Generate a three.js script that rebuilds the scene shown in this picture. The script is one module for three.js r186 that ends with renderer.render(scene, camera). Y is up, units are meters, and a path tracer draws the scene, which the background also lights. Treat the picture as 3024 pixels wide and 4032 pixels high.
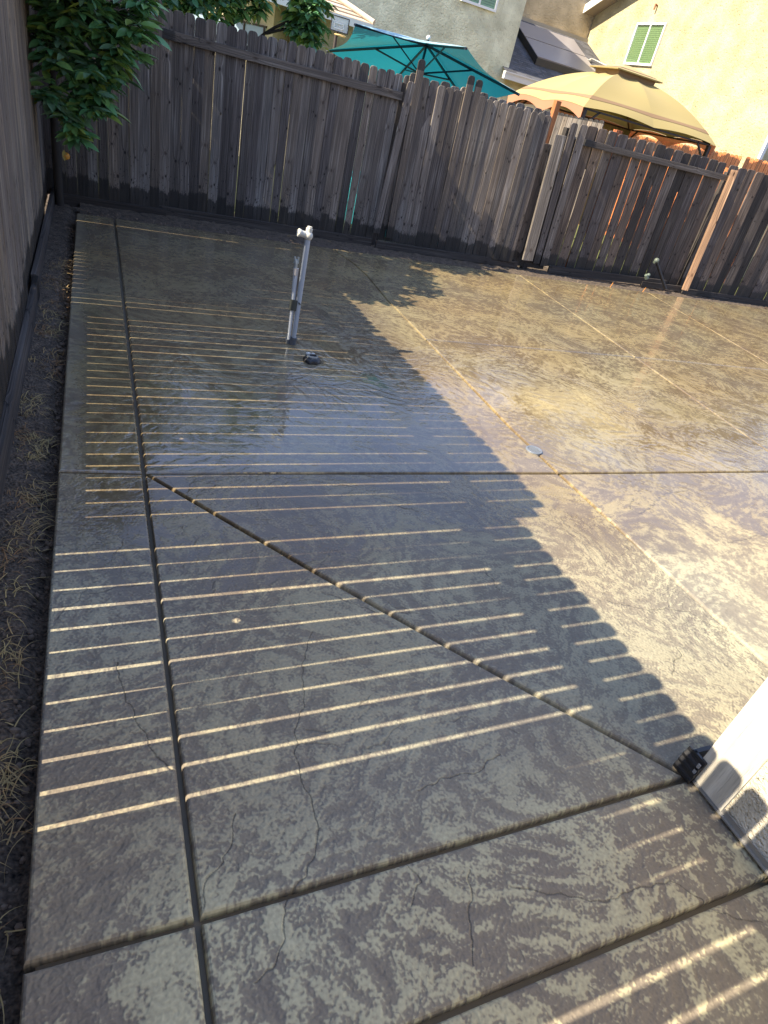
import * as THREE from 'three';
import { mergeGeometries } from 'three/addons/utils/BufferGeometryUtils.js';
import { RoundedBoxGeometry } from 'three/addons/geometries/RoundedBoxGeometry.js';

// ------------------------------------------------------------------ camera, sky, sun, exposure
const scene = new THREE.Scene();
const renderer = new THREE.WebGLRenderer({ antialias: true });
renderer.setSize(768, 1024);
renderer.toneMapping = THREE.LinearToneMapping;
renderer.toneMappingExposure = 2.5;
renderer.shadowMap.enabled = true;
const camera = new THREE.PerspectiveCamera(78.82, 768 / 1024, 0.05, 400);
camera.matrixAutoUpdate = false;
camera.matrix.set(
  0.913, 0.032, -0.406, 0.207,
  0.211, 0.816, 0.538, 1.7,
  0.349, -0.577, 0.739, 8.141,
  0, 0, 0, 1);
{ // clean rotation, then hand over to position / quaternion
  const x = new THREE.Vector3(), y = new THREE.Vector3(), z = new THREE.Vector3();
  camera.matrix.extractBasis(x, y, z);
  z.normalize(); x.addScaledVector(z, -x.dot(z)).normalize(); y.crossVectors(z, x);
  camera.position.set(0.207, 1.7, 8.141);
  camera.quaternion.setFromRotationMatrix(new THREE.Matrix4().makeBasis(x, y, z));
  camera.matrixAutoUpdate = true; camera.updateMatrix(); camera.updateMatrixWorld();
}
const SUN_EL = 39.5 * Math.PI / 180;
const sunDir = new THREE.Vector3(-Math.cos(SUN_EL), Math.sin(SUN_EL), 0.012).normalize();   // towards the sun
const SKY_GAIN = 0.58;
{
  const W = 512, Hh = 256, data = new Float32Array(W * Hh * 4);
  for (let j = 0; j < Hh; j++) for (let i = 0; i < W; i++) {
    const phi = ((i + .5) / W - .5) * 2 * Math.PI, th = ((j + .5) / Hh - .5) * Math.PI;
    const d = new THREE.Vector3(Math.cos(th) * Math.cos(phi), Math.sin(th), Math.cos(th) * Math.sin(phi));
    const h = Math.max(0, d.y), cs = Math.max(-1, Math.min(1, d.dot(sunDir)));
    const t = Math.pow(1 - h, 3.0), g = Math.acos(cs);
    const halo = 0.9 * Math.exp(-g * 2.6) + 0.25 * Math.exp(-g * 9);
    const o = (j * W + i) * 4;
    let r = .29 + .45 * t + halo * .9, gg = .45 + .385 * t + halo * .88, b = .875 + .105 * t + halo * .80;
    if (d.y < 0) { r = .3; gg = .28; b = .25; }
    data[o] = r * SKY_GAIN; data[o + 1] = gg * SKY_GAIN; data[o + 2] = b * SKY_GAIN; data[o + 3] = 1;
  }
  const sky = new THREE.DataTexture(data, W, Hh, THREE.RGBAFormat, THREE.FloatType);
  sky.mapping = THREE.EquirectangularReflectionMapping; sky.magFilter = THREE.LinearFilter; sky.needsUpdate = true;
  scene.background = sky; scene.environment = sky;
}
const sun = new THREE.DirectionalLight(new THREE.Color().setRGB(1, .885, .70), 5.0);
sun.position.copy(sunDir).multiplyScalar(40).add(new THREE.Vector3(4, 0, 2)); sun.target.position.set(4, 0, 2);
sun.castShadow = true; sun.shadow.radius = 0.62; sun.shadow.mapSize.set(4096, 4096);
Object.assign(sun.shadow.camera, { left: -18, right: 18, top: 18, bottom: -18, near: 1, far: 90 });
scene.add(sun, sun.target);

// ------------------------------------------------------------------ helpers
function rng(seed) { let s = seed >>> 0; return () => { s = (s + 0x6D2B79F5) >>> 0; let t = s; t = Math.imul(t ^ (t >>> 15), t | 1); t ^= t + Math.imul(t ^ (t >>> 7), t | 61); return ((t ^ (t >>> 14)) >>> 0) / 4294967296; }; }
const R = rng(20240611), rr = (a, b, r = R) => a + (b - a) * r();
const PERM = new Uint8Array(512), GX = new Float32Array(256), GY = new Float32Array(256);
{ const r = rng(7); const p = [...Array(256).keys()]; for (let i = 255; i > 0; i--) { const j = Math.floor(r() * (i + 1)); [p[i], p[j]] = [p[j], p[i]]; } for (let i = 0; i < 512; i++) PERM[i] = p[i & 255]; for (let i = 0; i < 256; i++) { const a = r() * 6.28318; GX[i] = Math.cos(a); GY[i] = Math.sin(a); } }
function noise(x, y) {
  const xf = Math.floor(x), yf = Math.floor(y), X = xf & 255, Y = yf & 255; x -= xf; y -= yf;
  const u = x * x * x * (x * (x * 6 - 15) + 10), v = y * y * y * (y * (y * 6 - 15) + 10);
  const a = PERM[PERM[X] + Y], b = PERM[PERM[X + 1] + Y], c = PERM[PERM[X] + Y + 1], d = PERM[PERM[X + 1] + Y + 1];
  const n0 = GX[a] * x + GY[a] * y, n1 = GX[b] * (x - 1) + GY[b] * y, n2 = GX[c] * x + GY[c] * (y - 1), n3 = GX[d] * (x - 1) + GY[d] * (y - 1);
  const p = n0 + u * (n1 - n0), q = n2 + u * (n3 - n2);
  return (p + v * (q - p)) * 1.45;
}
function fbm(x, y, o) { let s = 0, a = .5; for (let i = 0; i < o; i++) { s += a * noise(x, y); x = x * 2.03 + 17.3; y = y * 2.03 - 9.1; a *= .5; } return s; }
const sst = (a, b, x) => { x = Math.min(1, Math.max(0, (x - a) / (b - a))); return x * x * (3 - 2 * x); };
const clamp = (x, a = 0, b = 1) => Math.min(b, Math.max(a, x)), mix = (a, b, t) => a + (b - a) * t;
const S8 = new Uint8Array(4097); for (let i = 0; i <= 4096; i++) { const c = i / 4096; S8[i] = Math.round(255 * (c <= .0031308 ? 12.92 * c : 1.055 * Math.pow(c, 1 / 2.4) - .055)); }
const enc = c => S8[Math.round(clamp(c) * 4096)];
function dataTex(W, H, px, srgb) {
  const t = new THREE.DataTexture(px, W, H, THREE.RGBAFormat, THREE.UnsignedByteType);
  t.magFilter = THREE.LinearFilter; t.minFilter = THREE.LinearMipmapLinearFilter; t.generateMipmaps = true;
  t.wrapS = t.wrapT = THREE.RepeatWrapping; if (srgb) t.colorSpace = THREE.SRGBColorSpace; t.needsUpdate = true; return t;
}
const lin = (r, g, b) => new THREE.Color().setRGB(r, g, b);
const std = (r, g, b, rough = .8, more = {}) => new THREE.MeshStandardMaterial({ color: lin(r, g, b), roughness: rough, ...more });
const used = {};
function numbered(n) { const k = used[n] = (used[n] || 0) + 1; return k === 1 ? n : `${n}_${String(k - 1).padStart(3, '0')}`; }
function shadows(o) { o.castShadow = true; o.receiveShadow = true; return o; }
function thing(name, label, category, pos = [0, 0, 0], group) {
  const o = new THREE.Group(); o.name = numbered(name); o.position.set(...pos); scene.add(o);
  o.userData = { label, category }; if (group) o.userData.group = group; return o;
}
function structure(name, parentless = true) { const o = new THREE.Group(); o.name = numbered(name); o.userData.kind = 'structure'; scene.add(o); return o; }
function part(name, geo, m, parent, label) {
  const o = shadows(new THREE.Mesh(geo, m)); o.name = name; parent.add(o); if (label) o.userData.label = label; return o;
}
function solo(name, geo, m, label, category, pos, group) {
  const o = shadows(new THREE.Mesh(geo, m)); o.name = numbered(name); if (pos) o.position.set(...pos);
  o.userData = { label, category }; if (group) o.userData.group = group; scene.add(o); return o;
}
const box = (w, h, d, x = 0, y = 0, z = 0, r = 0) => { const g = r ? new RoundedBoxGeometry(w, h, d, 2, r) : new THREE.BoxGeometry(w, h, d); g.translate(x, y, z); return g; };
const clean = g => { g = g.index ? g.toNonIndexed() : g; for (const k of Object.keys(g.attributes)) if (!['position', 'normal', 'uv'].includes(k)) g.deleteAttribute(k); return g; };
const merge = gs => mergeGeometries(gs.map(clean));
function bar(a, b, w, h, round) { // bar from a to b
  const A = new THREE.Vector3(...a), B = new THREE.Vector3(...b), L = A.distanceTo(B);
  const g = round ? new THREE.CylinderGeometry(w / 2, h / 2, L, round) : new THREE.BoxGeometry(w, L, h);
  g.applyQuaternion(new THREE.Quaternion().setFromUnitVectors(new THREE.Vector3(0, 1, 0), B.clone().sub(A).normalize()));
  g.translate((A.x + B.x) / 2, (A.y + B.y) / 2, (A.z + B.z) / 2); return g;
}
function tube(pts, r, seg = 24, rad = 6) { return new THREE.TubeGeometry(new THREE.CatmullRomCurve3(pts.map(p => new THREE.Vector3(...p))), seg, r, rad, false); }
function poly(quads) { // flat-shaded polygons from lists of 3-D corners, uv in metres along the first edge
  const P = [], U = [];
  for (const q of quads) {
    const v = q.map(p => new THREE.Vector3(...p)), e = v[1].clone().sub(v[0]).normalize(), n = e.clone().cross(v[v.length - 1].clone().sub(v[0])).normalize(), f = n.clone().cross(e);
    for (let i = 1; i < v.length - 1; i++) for (const k of [0, i, i + 1]) { P.push(v[k].x, v[k].y, v[k].z); const w = v[k].clone(); U.push(w.dot(e), w.dot(f)); }
  }
  const g = new THREE.BufferGeometry(); g.setAttribute('position', new THREE.Float32BufferAttribute(P, 3)); g.setAttribute('uv', new THREE.Float32BufferAttribute(U, 2)); g.computeVertexNormals(); return g;
}

// ------------------------------------------------------------------ stamped concrete textures
const CRACKS = [
  [[.9, 6.57], [.86, 6.64], [.82, 6.73], [.8, 6.85], [.75, 6.94], [.73, 7.0], [.71, 7.08], [.72, 7.19], [.72, 7.27], [.71, 7.33], [.68, 7.38], [.61, 7.44], [.59, 7.46], [.56, 7.54], [.52, 7.59], [.48, 7.61]],
  [[.22, 6.6], [.24, 6.73], [.26, 6.82], [.29, 6.9], [.31, 6.97], [.36, 7.03]], [[.5, 7.21], [.49, 7.27], [.45, 7.33], [.4, 7.37], [.39, 7.42]],
  [[1.05, 7.26], [1.18, 7.24], [1.28, 7.24], [1.38, 7.2]], [[1.19, 7.58], [1.27, 7.62], [1.37, 7.67], [1.46, 7.7], [1.54, 7.69], [1.69, 7.71], [1.73, 7.75], [1.76, 7.79], [1.8, 7.84], [1.86, 7.86], [1.89, 7.88]],
  [[2.35, 6.58], [2.45, 6.63], [2.53, 6.67], [2.63, 6.67], [2.76, 6.71], [2.8, 6.8], [2.86, 6.86]], [[3.56, 6.23], [3.7, 6.22], [3.97, 6.18]], [[2.34, 7.03], [2.4, 6.98], [2.48, 6.94], [2.5, 6.9]],
  [[1.82, 6.28], [1.82, 6.44]], [[3.22, 5.75], [3.1, 5.86], [3.14, 5.92], [3.26, 5.86], [3.53, 5.71], [3.78, 5.68]], [[2.5, 3.15], [2.65, 3.155], [2.92, 3.15]],
  [[.05, 6.24], [.12, 6.25], [.2, 6.235], [.33, 6.22]], [[1.0, 6.35], [1.2, 6.5], [1.35, 6.52]], [[1.1, 7.52], [1.05, 7.6], [1.0, 7.72]], [[.9, 7.55], [.95, 7.5], [.93, 7.46]],
];
{ // a few more of the stamp's long cleft lines, wandering
  const r = rng(99);
  for (let k = 0; k < 40; k++) {
    let x = k < 4 ? rr(.1, 2.6, r) : rr(.3, 10, r), z = k < 4 ? rr(5.2, 7.4, r) : rr(.3, 7, r), a = rr(-.9, .9, r) + (r() < .3 ? 1.5 : 0);
    const c = [], n = 6 + Math.floor(r() * 14);
    for (let i = 0; i < n; i++) { c.push([x, z]); a += rr(-.6, .6, r); x += Math.cos(a) * .07; z += Math.sin(a) * .07; }
    CRACKS.push(c);
  }
}
function patioTextures(x0, x1, z0, z1, W, H, bumpScale, ior) {
  const crack = new Float32Array(W * H), sx = (x1 - x0) / W, sz = (z1 - z0) / H;
  for (let ci = 0; ci < CRACKS.length; ci++) {
    const c = CRACKS[ci], wd = ci < 15 ? .0034 : .005;
    for (let i = 0; i < c.length - 1; i++) {
      const [ax, az] = c[i], [bx, bz] = c[i + 1], L = Math.hypot(bx - ax, bz - az), n = Math.ceil(L / Math.min(sx, sz) * 1.5);
      for (let k = 0; k <= n; k++) {
        const t = k / n; let x = mix(ax, bx, t), z = mix(az, bz, t);
        x += noise(x * 23, z * 23) * .012; z += noise(x * 23 + 40, z * 23) * .012;
        const fade = ci < 15 ? 1 : .75 * clamp(.5 + noise(x * 7, z * 7 + 9) * 2), w = Math.max(wd * (.6 + .5 * noise(x * 30, z * 30)), Math.max(sx, sz) * .75), rx = Math.ceil(w * 2 / sx), rz = Math.ceil(w * 2 / sz);
        const px = Math.floor((x - x0) / sx), pz = Math.floor((z - z0) / sz);
        for (let dz = -rz; dz <= rz; dz++) for (let dx = -rx; dx <= rx; dx++) {
          const X = px + dx, Z = pz + dz; if (X < 0 || Z < 0 || X >= W || Z >= H) continue;
          const d = Math.hypot(dx * sx, dz * sz) / w, v = fade * Math.exp(-d * d * 1.6); if (v > crack[Z * W + X]) crack[Z * W + X] = v;
        }
      }
    }
  }
  const col = new Uint8Array(W * H * 4), bmp = new Uint8Array(W * H * 4), rgh = new Uint8Array(W * H * 4);
  for (let j = 0; j < H; j++) for (let i = 0; i < W; i++) {
    const x = x0 + (i + .5) * sx, z = z0 + (j + .5) * sz, o = (j * W + i) * 4;
    const wx = noise(x * 1.7, z * 1.7), wz = noise(x * 1.7 + 31, z * 1.7 - 12), X = x + wx * .16, Z = z + wz * .16;
    const big = fbm(X * 1.5, Z * 1.5 + 5, 2), mid = fbm(X * 4.6 + 9, Z * 4.6, 4), sm = fbm(X * 21, Z * 21 + 3, 3), fine = noise(x * 95, z * 95), mic = noise(x * 190, z * 190);
    // ledges of the split-slate stamp
    const q = (fbm(X * 1.9 + 50, Z * 1.9, 3) + .10 * sm + .08 * mid) * 5.5, fr = q - Math.floor(q), led = Math.floor(q) + sst(.0, .09, fr);
    const chip = Math.abs(noise(X * 13 + .6 * sm, Z * 13)), pit = sst(.42, .62, noise(x * 34 + 7, z * 34));
    const stain = big * .36 + mid * .74 + sm * .80 + fine * .34 + mic * .12 + (fr - .5) * .30 - .10 * pit;
    let m = .62 * sst(-.09, .14, stain) + .38 * sst(-.55, .55, mid * .5 + big * 1.1 + sm * .5);
    m *= .9 + .1 * sst(-.2, .3, fine);
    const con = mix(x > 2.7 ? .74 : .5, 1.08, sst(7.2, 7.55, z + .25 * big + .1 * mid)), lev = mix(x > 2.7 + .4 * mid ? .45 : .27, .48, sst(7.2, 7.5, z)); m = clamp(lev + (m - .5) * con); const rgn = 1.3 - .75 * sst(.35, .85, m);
    const cr = crack[j * W + i];
    const wetN = z + .45 * big + .25 * mid + .08 * sm;
    const dryEdge = .42 * (1 - sst(.03, .16, x + .12 * mid + .08 * sm));
    const wet = (1 - sst(5.75, 6.45, wetN)) * (1 - .8 * dryEdge);
    let r = mix(.190, .432, m), g = mix(.160, .392, m), b = mix(.124, .252, m);
    const warm = .5 + .5 * clamp(noise(X * .9 + 8, Z * .9) * 1.6, -1, 1);
    r *= mix(.95, 1.06, warm); b *= mix(1.06, .9, warm);
    const gr = 1 + .15 * fine + .10 * mic + .16 * sm; r *= gr; g *= gr; b *= gr;
    if (wet > 0) { r *= mix(1, .74, wet); g *= mix(1, .655, wet); b *= mix(1, .54, wet); }
    const ck = 1 - .42 * cr; r *= ck; g *= ck; b *= ck;
    col[o] = enc(r); col[o + 1] = enc(g); col[o + 2] = enc(b); col[o + 3] = 255;
    let h = .44 + .050 * led + .17 * mid + rgn * (.20 * sm + .055 * fine + .03 * mic) + .05 * (m - .5) + .06 * Math.min(chip, .35) - .07 * pit - .22 * cr;
    const film = wet * sst(.02, .16, -mid * .8 - sm * .35 + big * .6 + .04); h = mix(h, .40 + .05 * led + .10 * mid + .05 * sm, .62 * wet); h = mix(h, .42 + .04 * led, .85 * film);
    bmp[o] = bmp[o + 1] = bmp[o + 2] = Math.round(255 * clamp(h)); bmp[o + 3] = 255;
    const rough = mix(.84 + .10 * fine, .19 + .07 * sm + .05 * fine, wet) - .13 * film;
    rgh[o] = rgh[o + 1] = rgh[o + 2] = Math.round(255 * clamp(rough, .05, 1)); rgh[o + 3] = 255;
  }
  const T = [dataTex(W, H, col, true), dataTex(W, H, bmp), dataTex(W, H, rgh)];
  for (const t of T) t.wrapS = t.wrapT = THREE.ClampToEdgeWrapping;
  const mat = new THREE.MeshPhysicalMaterial({ map: T[0], bumpMap: T[1], bumpScale, roughnessMap: T[2], roughness: 1, ior });
  return { mat, x0, x1, z0, z1 };
}
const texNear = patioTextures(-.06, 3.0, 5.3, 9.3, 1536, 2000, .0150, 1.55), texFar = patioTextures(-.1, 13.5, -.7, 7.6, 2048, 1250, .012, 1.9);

// ------------------------------------------------------------------ ground and patio
const dirtTex = (() => {
  const W = 512, col = new Uint8Array(W * W * 4), bmp = new Uint8Array(W * W * 4);
  for (let j = 0; j < W; j++) for (let i = 0; i < W; i++) {
    const o = (j * W + i) * 4, x = i / W * 16, y = j / W * 16;
    const n = fbm(x, y, 4), f = noise(x * 6, y * 6), k = noise(x * 14, y * 14);
    const v = .070 + .07 * n + .05 * f + .035 * k;
    col[o] = enc(v * 1.36); col[o + 1] = enc(v * 1.0); col[o + 2] = enc(v * .70); col[o + 3] = 255;
    bmp[o] = bmp[o + 1] = bmp[o + 2] = 255 * clamp(.5 + .4 * n + .25 * f + .1 * k); bmp[o + 3] = 255;
  }
  return [dataTex(W, W, col, true), dataTex(W, W, bmp)];
})();
const dirtMat = new THREE.MeshStandardMaterial({ map: dirtTex[0], bumpMap: dirtTex[1], bumpScale: .02, roughness: 1 });
const grassTex = (() => {
  const W = 256, col = new Uint8Array(W * W * 4);
  for (let j = 0; j < W; j++) for (let i = 0; i < W; i++) {
    const o = (j * W + i) * 4, n = fbm(i / 20, j / 20, 3), f = noise(i / 2.1, j / 2.1);
    col[o] = enc(.11 + .05 * n + .03 * f); col[o + 1] = enc(.13 + .05 * n + .04 * f); col[o + 2] = enc(.035 + .02 * n); col[o + 3] = 255;
  }
  return dataTex(W, W, col, true);
})();
{
  const g = new THREE.PlaneGeometry(360, 360); g.rotateX(-Math.PI / 2); const uv = g.attributes.uv; for (let i = 0; i < uv.count; i++) uv.setXY(i, uv.getX(i) * 180, uv.getY(i) * 180);
  const o = shadows(new THREE.Mesh(g, dirtMat)); o.name = 'ground'; o.position.y = -.16; o.userData.kind = 'structure'; scene.add(o);
  const l = new THREE.PlaneGeometry(40, 8); l.rotateX(-Math.PI / 2); const u2 = l.attributes.uv; for (let i = 0; i < u2.count; i++) u2.setXY(i, u2.getX(i) * 20, u2.getY(i) * 4);
  const lawn = shadows(new THREE.Mesh(l, new THREE.MeshStandardMaterial({ map: grassTex, roughness: 1 }))); lawn.name = 'lawn'; lawn.position.set(8, -.10, -5.1); lawn.userData.kind = 'structure'; scene.add(lawn);
}
function dirtStrip(x0, x1, z0, z1, nx, nz, top, seed) {
  const g = new THREE.PlaneGeometry(x1 - x0, z1 - z0, nx, nz); g.rotateX(-Math.PI / 2); g.translate((x0 + x1) / 2, 0, (z0 + z1) / 2);
  const p = g.attributes.position, u = g.attributes.uv;
  for (let i = 0; i < p.count; i++) {
    const x = p.getX(i), z = p.getZ(i);
    p.setY(i, top(x, z) + .022 * fbm(x * 7 + seed, z * 7, 3) + .012 * noise(x * 33, z * 33));
    u.setXY(i, x / 1.1, z / 1.1);
  }
  g.computeVertexNormals();
  const o = shadows(new THREE.Mesh(g, dirtMat)); o.name = numbered('dirt_bed'); o.userData.kind = 'structure'; scene.add(o);
}
dirtStrip(-.42, .03, -1.2, 9.6, 18, 360, x => -.072 - .055 * sst(-.11, -.01, x), 3);
dirtStrip(.03, 14.5, -1.5, .02, 400, 44, (x, z) => -.07 + .03 * sst(-.3, -.7, z), 11);

const joint = std(.14, .115, .08, .9);
const patio = structure('patio');
{
  const base = box(14, .05, 10.2, 6.95, -.047, 4.62); // joint beds seen at the bottom of the tooled grooves
  const zb = x => .064 - .0355 * x;
  const J2 = [[2.985, .0], [3.07, .6], [3.07, 1.1], [2.98, 2.0], [2.925, 3.14], [2.84, 4.81], [2.84, 5.45], [2.87, 6.4], [2.89, 7.07], [2.9, 7.44]];
  const j2 = z => { for (let i = 0; i < J2.length - 1; i++) if (z <= J2[i + 1][1]) return mix(J2[i][0], J2[i + 1][0], (z - J2[i][1]) / (J2[i + 1][1] - J2[i][1])); return 2.9; };
  const j3 = z => z < 3 ? mix(5.98, 5.53, z / 3) : mix(5.53, 5.2, (z - 3) / 2.43), j4 = z => mix(8.68, 7.98, z / 2.9);
  const J2r = (a, b) => J2.filter(p => p[1] > a + .05 && p[1] < b - .05);
  const W = .0075;
  function section(pts, inset = W) { // pts: [x, z] counter-clockwise seen from above in x, -z
    const n = pts.length, v = pts.map(p => new THREE.Vector2(p[0], -p[1])), out = [];
    let area = 0; for (let i = 0; i < n; i++) { const a = v[i], b = v[(i + 1) % n]; area += a.x * b.y - b.x * a.y; }
    if (area < 0) v.reverse();
    for (let i = 0; i < n; i++) {
      const p = v[(i + n - 1) % n], c = v[i], q = v[(i + 1) % n];
      const d1 = c.clone().sub(p).normalize(), d2 = q.clone().sub(c).normalize(), n1 = new THREE.Vector2(-d1.y, d1.x), n2 = new THREE.Vector2(-d2.y, d2.x);
      const m = n1.clone().add(n2); const s = inset / Math.max(.3, 1 + n1.dot(n2)) ; out.push(c.clone().addScaledVector(m, s));
    }
    const bev = .011, sh = new THREE.Shape(out.map(p => p));
    const g = new THREE.ExtrudeGeometry(sh, { depth: .1 - .018, bevelEnabled: true, bevelThickness: .018, bevelSize: bev, bevelOffset: -bev, bevelSegments: 3, curveSegments: 1 });
    g.rotateX(-Math.PI / 2); g.translate(0, -.1, 0);
    const near = pts.reduce((a, p) => a + p[1], 0) / n > 5.45 && Math.max(...pts.map(p => p[0])) < 3, T = near ? texNear : texFar;
    const P = g.attributes.position, U = g.attributes.uv;
    for (let i = 0; i < P.count; i++) U.setXY(i, (P.getX(i) - T.x0) / (T.x1 - T.x0), (P.getZ(i) - T.z0) / (T.z1 - T.z0));
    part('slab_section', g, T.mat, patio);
  }
  const l = .375, zr = [3.14, 5.43, 7.44, 7.79, 9.4];
  // back row
  section([[0, zb(0)], [.385, zb(.385)], [l, 3.14], [l, 5.42], [0, 5.4]]);
  section([[.385, zb(.385)], [2.985, zb(2.985)], ...J2r(0, 3.14), [j2(3.14), 3.14], ...J2r(3.14, 5.45), [2.84, 5.45], [l, 5.42]]);
  section([[2.985, zb(2.985)], [j3(0), zb(5.98)], [j3(3.1), 3.1], [2.925, 3.14], ...J2r(0, 3.14).reverse()]);
  section([[j3(0), zb(5.98)], [8.69, zb(8.69)], [j4(3.12), 3.12], [j3(3.1), 3.1]]);
  section([[8.69, zb(8.69)], [13.4, zb(13.4)], [13.4, 3.14], [j4(3.12), 3.12]]);
  section([[2.925, 3.14], [j3(3.1), 3.1], [j3(5.43), 5.45], [2.84, 5.45], ...J2r(3.14, 5.45).reverse()]);
  section([[j3(3.1), 3.1], [j4(3.12), 3.12], [7.4, 5.45], [j3(5.43), 5.45]]);
  section([[j4(3.12), 3.12], [13.4, 3.14], [13.4, 5.45], [7.4, 5.45]]);
  // middle row with the diagonal
  section([[0, 5.4], [l, 5.42], [l, 7.445], [0, 7.44]]);
  section([[l, 5.42], [1.01, 6.22], [1.51, 6.83], [2.03, 7.44], [l, 7.445]]);
  section([[l, 5.42], [2.84, 5.45], ...J2r(5.45, 7.44), [2.9, 7.435], [2.03, 7.435], [1.51, 6.83], [1.01, 6.22]]);
  section([[2.84, 5.45], [j3(5.43), 5.45], [5.1, 7.43], [2.9, 7.435], ...J2r(5.45, 7.44).reverse()]);
  section([[j3(5.43), 5.45], [13.4, 5.45], [13.4, 7.43], [5.1, 7.43]]);
  // side yard
  section([[0, 7.44], [l, 7.445], [l, 7.795], [0, 7.8]]);
  section([[l, 7.445], [2.06, 7.44], [2.06, 7.79], [l, 7.795]]);
  section([[0, 7.8], [l, 7.795], [l, 9.4], [0, 9.4]]);
  section([[l, 7.795], [2.06, 7.79], [2.06, 9.4], [l, 9.4]]);
  base.translate(0, 0, 0); part('joint_bed', box(13.3, .06, 9.15, 6.68, -.060, 4.78), joint, patio);
}

// ------------------------------------------------------------------ weathered wood
const woodTex = (() => {
  const C = 8, CW = 128, W = C * CW, H = 2048, col = new Uint8Array(W * H * 4), bmp = new Uint8Array(W * H * 4), rgh = new Uint8Array(W * H * 4), r = rng(4242);
  for (let c = 0; c < C; c++) {
    const knots = []; const nk = 3 + Math.floor(r() * 5); for (let k = 0; k < nk; k++) knots.push([rr(.12, .88, r), rr(.05, 2.05, r), rr(.006, .013, r), r() < .5 ? 1 : .55]);
    const spots = []; for (let k = 0; k < 26; k++) spots.push([r(), .18 + .55 * r() * r(), rr(.003, .009, r)]);
    const wetTop = rr(.17, .31, r), tone = rr(.68, 1.28, r), off = c * 37.7;
    for (let j = 0; j < H; j++) {
      const y = j / H * 2.1;
      for (let i = 0; i < CW; i++) {
        const u = (i + .5) / CW, x = u * .12; let gx = x, kd = 0, kh = 0, ring = 0;
        for (const [ku, ky, kr, ks] of knots) {
          const dx = x - ku * .12, dy = y - ky, d = Math.hypot(dx, dy * .62);
          if (d < kr * 7) { const f = Math.exp(-Math.pow(d / (kr * 2.6), 2)); gx += dx * f * 1.6; ring = Math.max(ring, f); }
          if (d < kr * 1.3) { kd = Math.max(kd, ks * (1 - sst(kr * .7, kr * 1.25, d + .002 * noise(x * 400, y * 400)))); kh = Math.max(kh, 1 - sst(kr * .2, kr * .6, d)); }
        }
        const wob = .006 * noise(y * 2.2 + off, x * 9), g1 = noise((gx + wob) * 150 + off, y * 1.6 + off), g2 = noise((gx + wob) * 420 + off, y * 4), g3 = noise((gx + wob) * 55 + off, y * .9 - off), pore = noise(gx * 800, y * 22 + off);
        const sheen = fbm(x * 18 + off, y * 1.7, 2), crk = sst(.52, .72, noise((gx + wob) * 95 + off * 2, y * .75));
        let v = tone * (1 + .50 * g1 + .40 * g2 + .30 * g3 + .26 * sheen + .14 * pore);
        v = Math.max(.25, v) * (1 - .68 * crk) * (1 - .35 * ring * (.5 + .5 * Math.sin(ring * 26)));
        let R0 = .162 * v, G0 = .141 * v, B0 = .120 * v;
        const sil = sst(.05, .5, sheen + .3 * g3); R0 = mix(R0, .255 * v, sil * .7); G0 = mix(G0, .236 * v, sil * .7); B0 = mix(B0, .208 * v, sil * .7);
        if (kd > 0) { const k = mix(1, .16, kd); R0 *= k; G0 *= k * .92; B0 *= k * .88; }
        // wet splash line at the foot, ragged
        const wl = wetTop + .035 * noise(x * 60 + off, off) + .022 * noise(x * 190 + off, 3) + .02 * noise(x * 40, y * 30 + off);
        let wet = 1 - sst(wl - .012, wl + .014, y);
        for (const [su, sy, sr] of spots) { const d = Math.hypot(x - su * .12, (y - sy) * .8); if (d < sr) wet = Math.max(wet, .75 * (1 - sst(sr * .5, sr, d))); }
        const wk = mix(1, .17, wet); R0 *= wk; G0 *= wk * .97; B0 *= wk * .95;
        const o = ((j * W) + c * CW + i) * 4;
        col[o] = enc(R0); col[o + 1] = enc(G0); col[o + 2] = enc(B0); col[o + 3] = 255;
        const h = clamp(.55 + .2 * g1 + .16 * g2 + .12 * g3 - .4 * crk - .35 * kh + .04 * pore); bmp[o] = bmp[o + 1] = bmp[o + 2] = 255 * h; bmp[o + 3] = 255;
        const ro = clamp(.86 - .28 * wet); rgh[o] = rgh[o + 1] = rgh[o + 2] = 255 * ro; rgh[o + 3] = 255;
      }
    }
  }
  return [dataTex(W, H, col, true), dataTex(W, H, bmp), dataTex(W, H, rgh)];
})();
const wood = (r, g, b, more = {}) => new THREE.MeshStandardMaterial({ map: woodTex[0], bumpMap: woodTex[1], bumpScale: .006, roughnessMap: woodTex[2], roughness: 1, color: lin(r, g, b), ...more });
const woodA = [wood(1, .98, .97), wood(.80, .78, .78), wood(1.12, 1.04, .96), wood(.62, .60, .62), wood(.95, .97, 1.0)];
const woodB = [wood(.66, .62, .6), wood(.5, .47, .46), wood(.78, .66, .57), wood(.25, .235, .23), wood(.6, .57, .6)];
const woodL = [wood(1.5, 1.33, 1.1), wood(1.2, 1.08, .92), wood(1.75, 1.55, 1.22), wood(1.05, .95, .85), wood(1.4, 1.3, 1.15)];
for (const m of woodL) m.bumpScale = .012;
const railMat = wood(.95, .9, .85);
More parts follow.
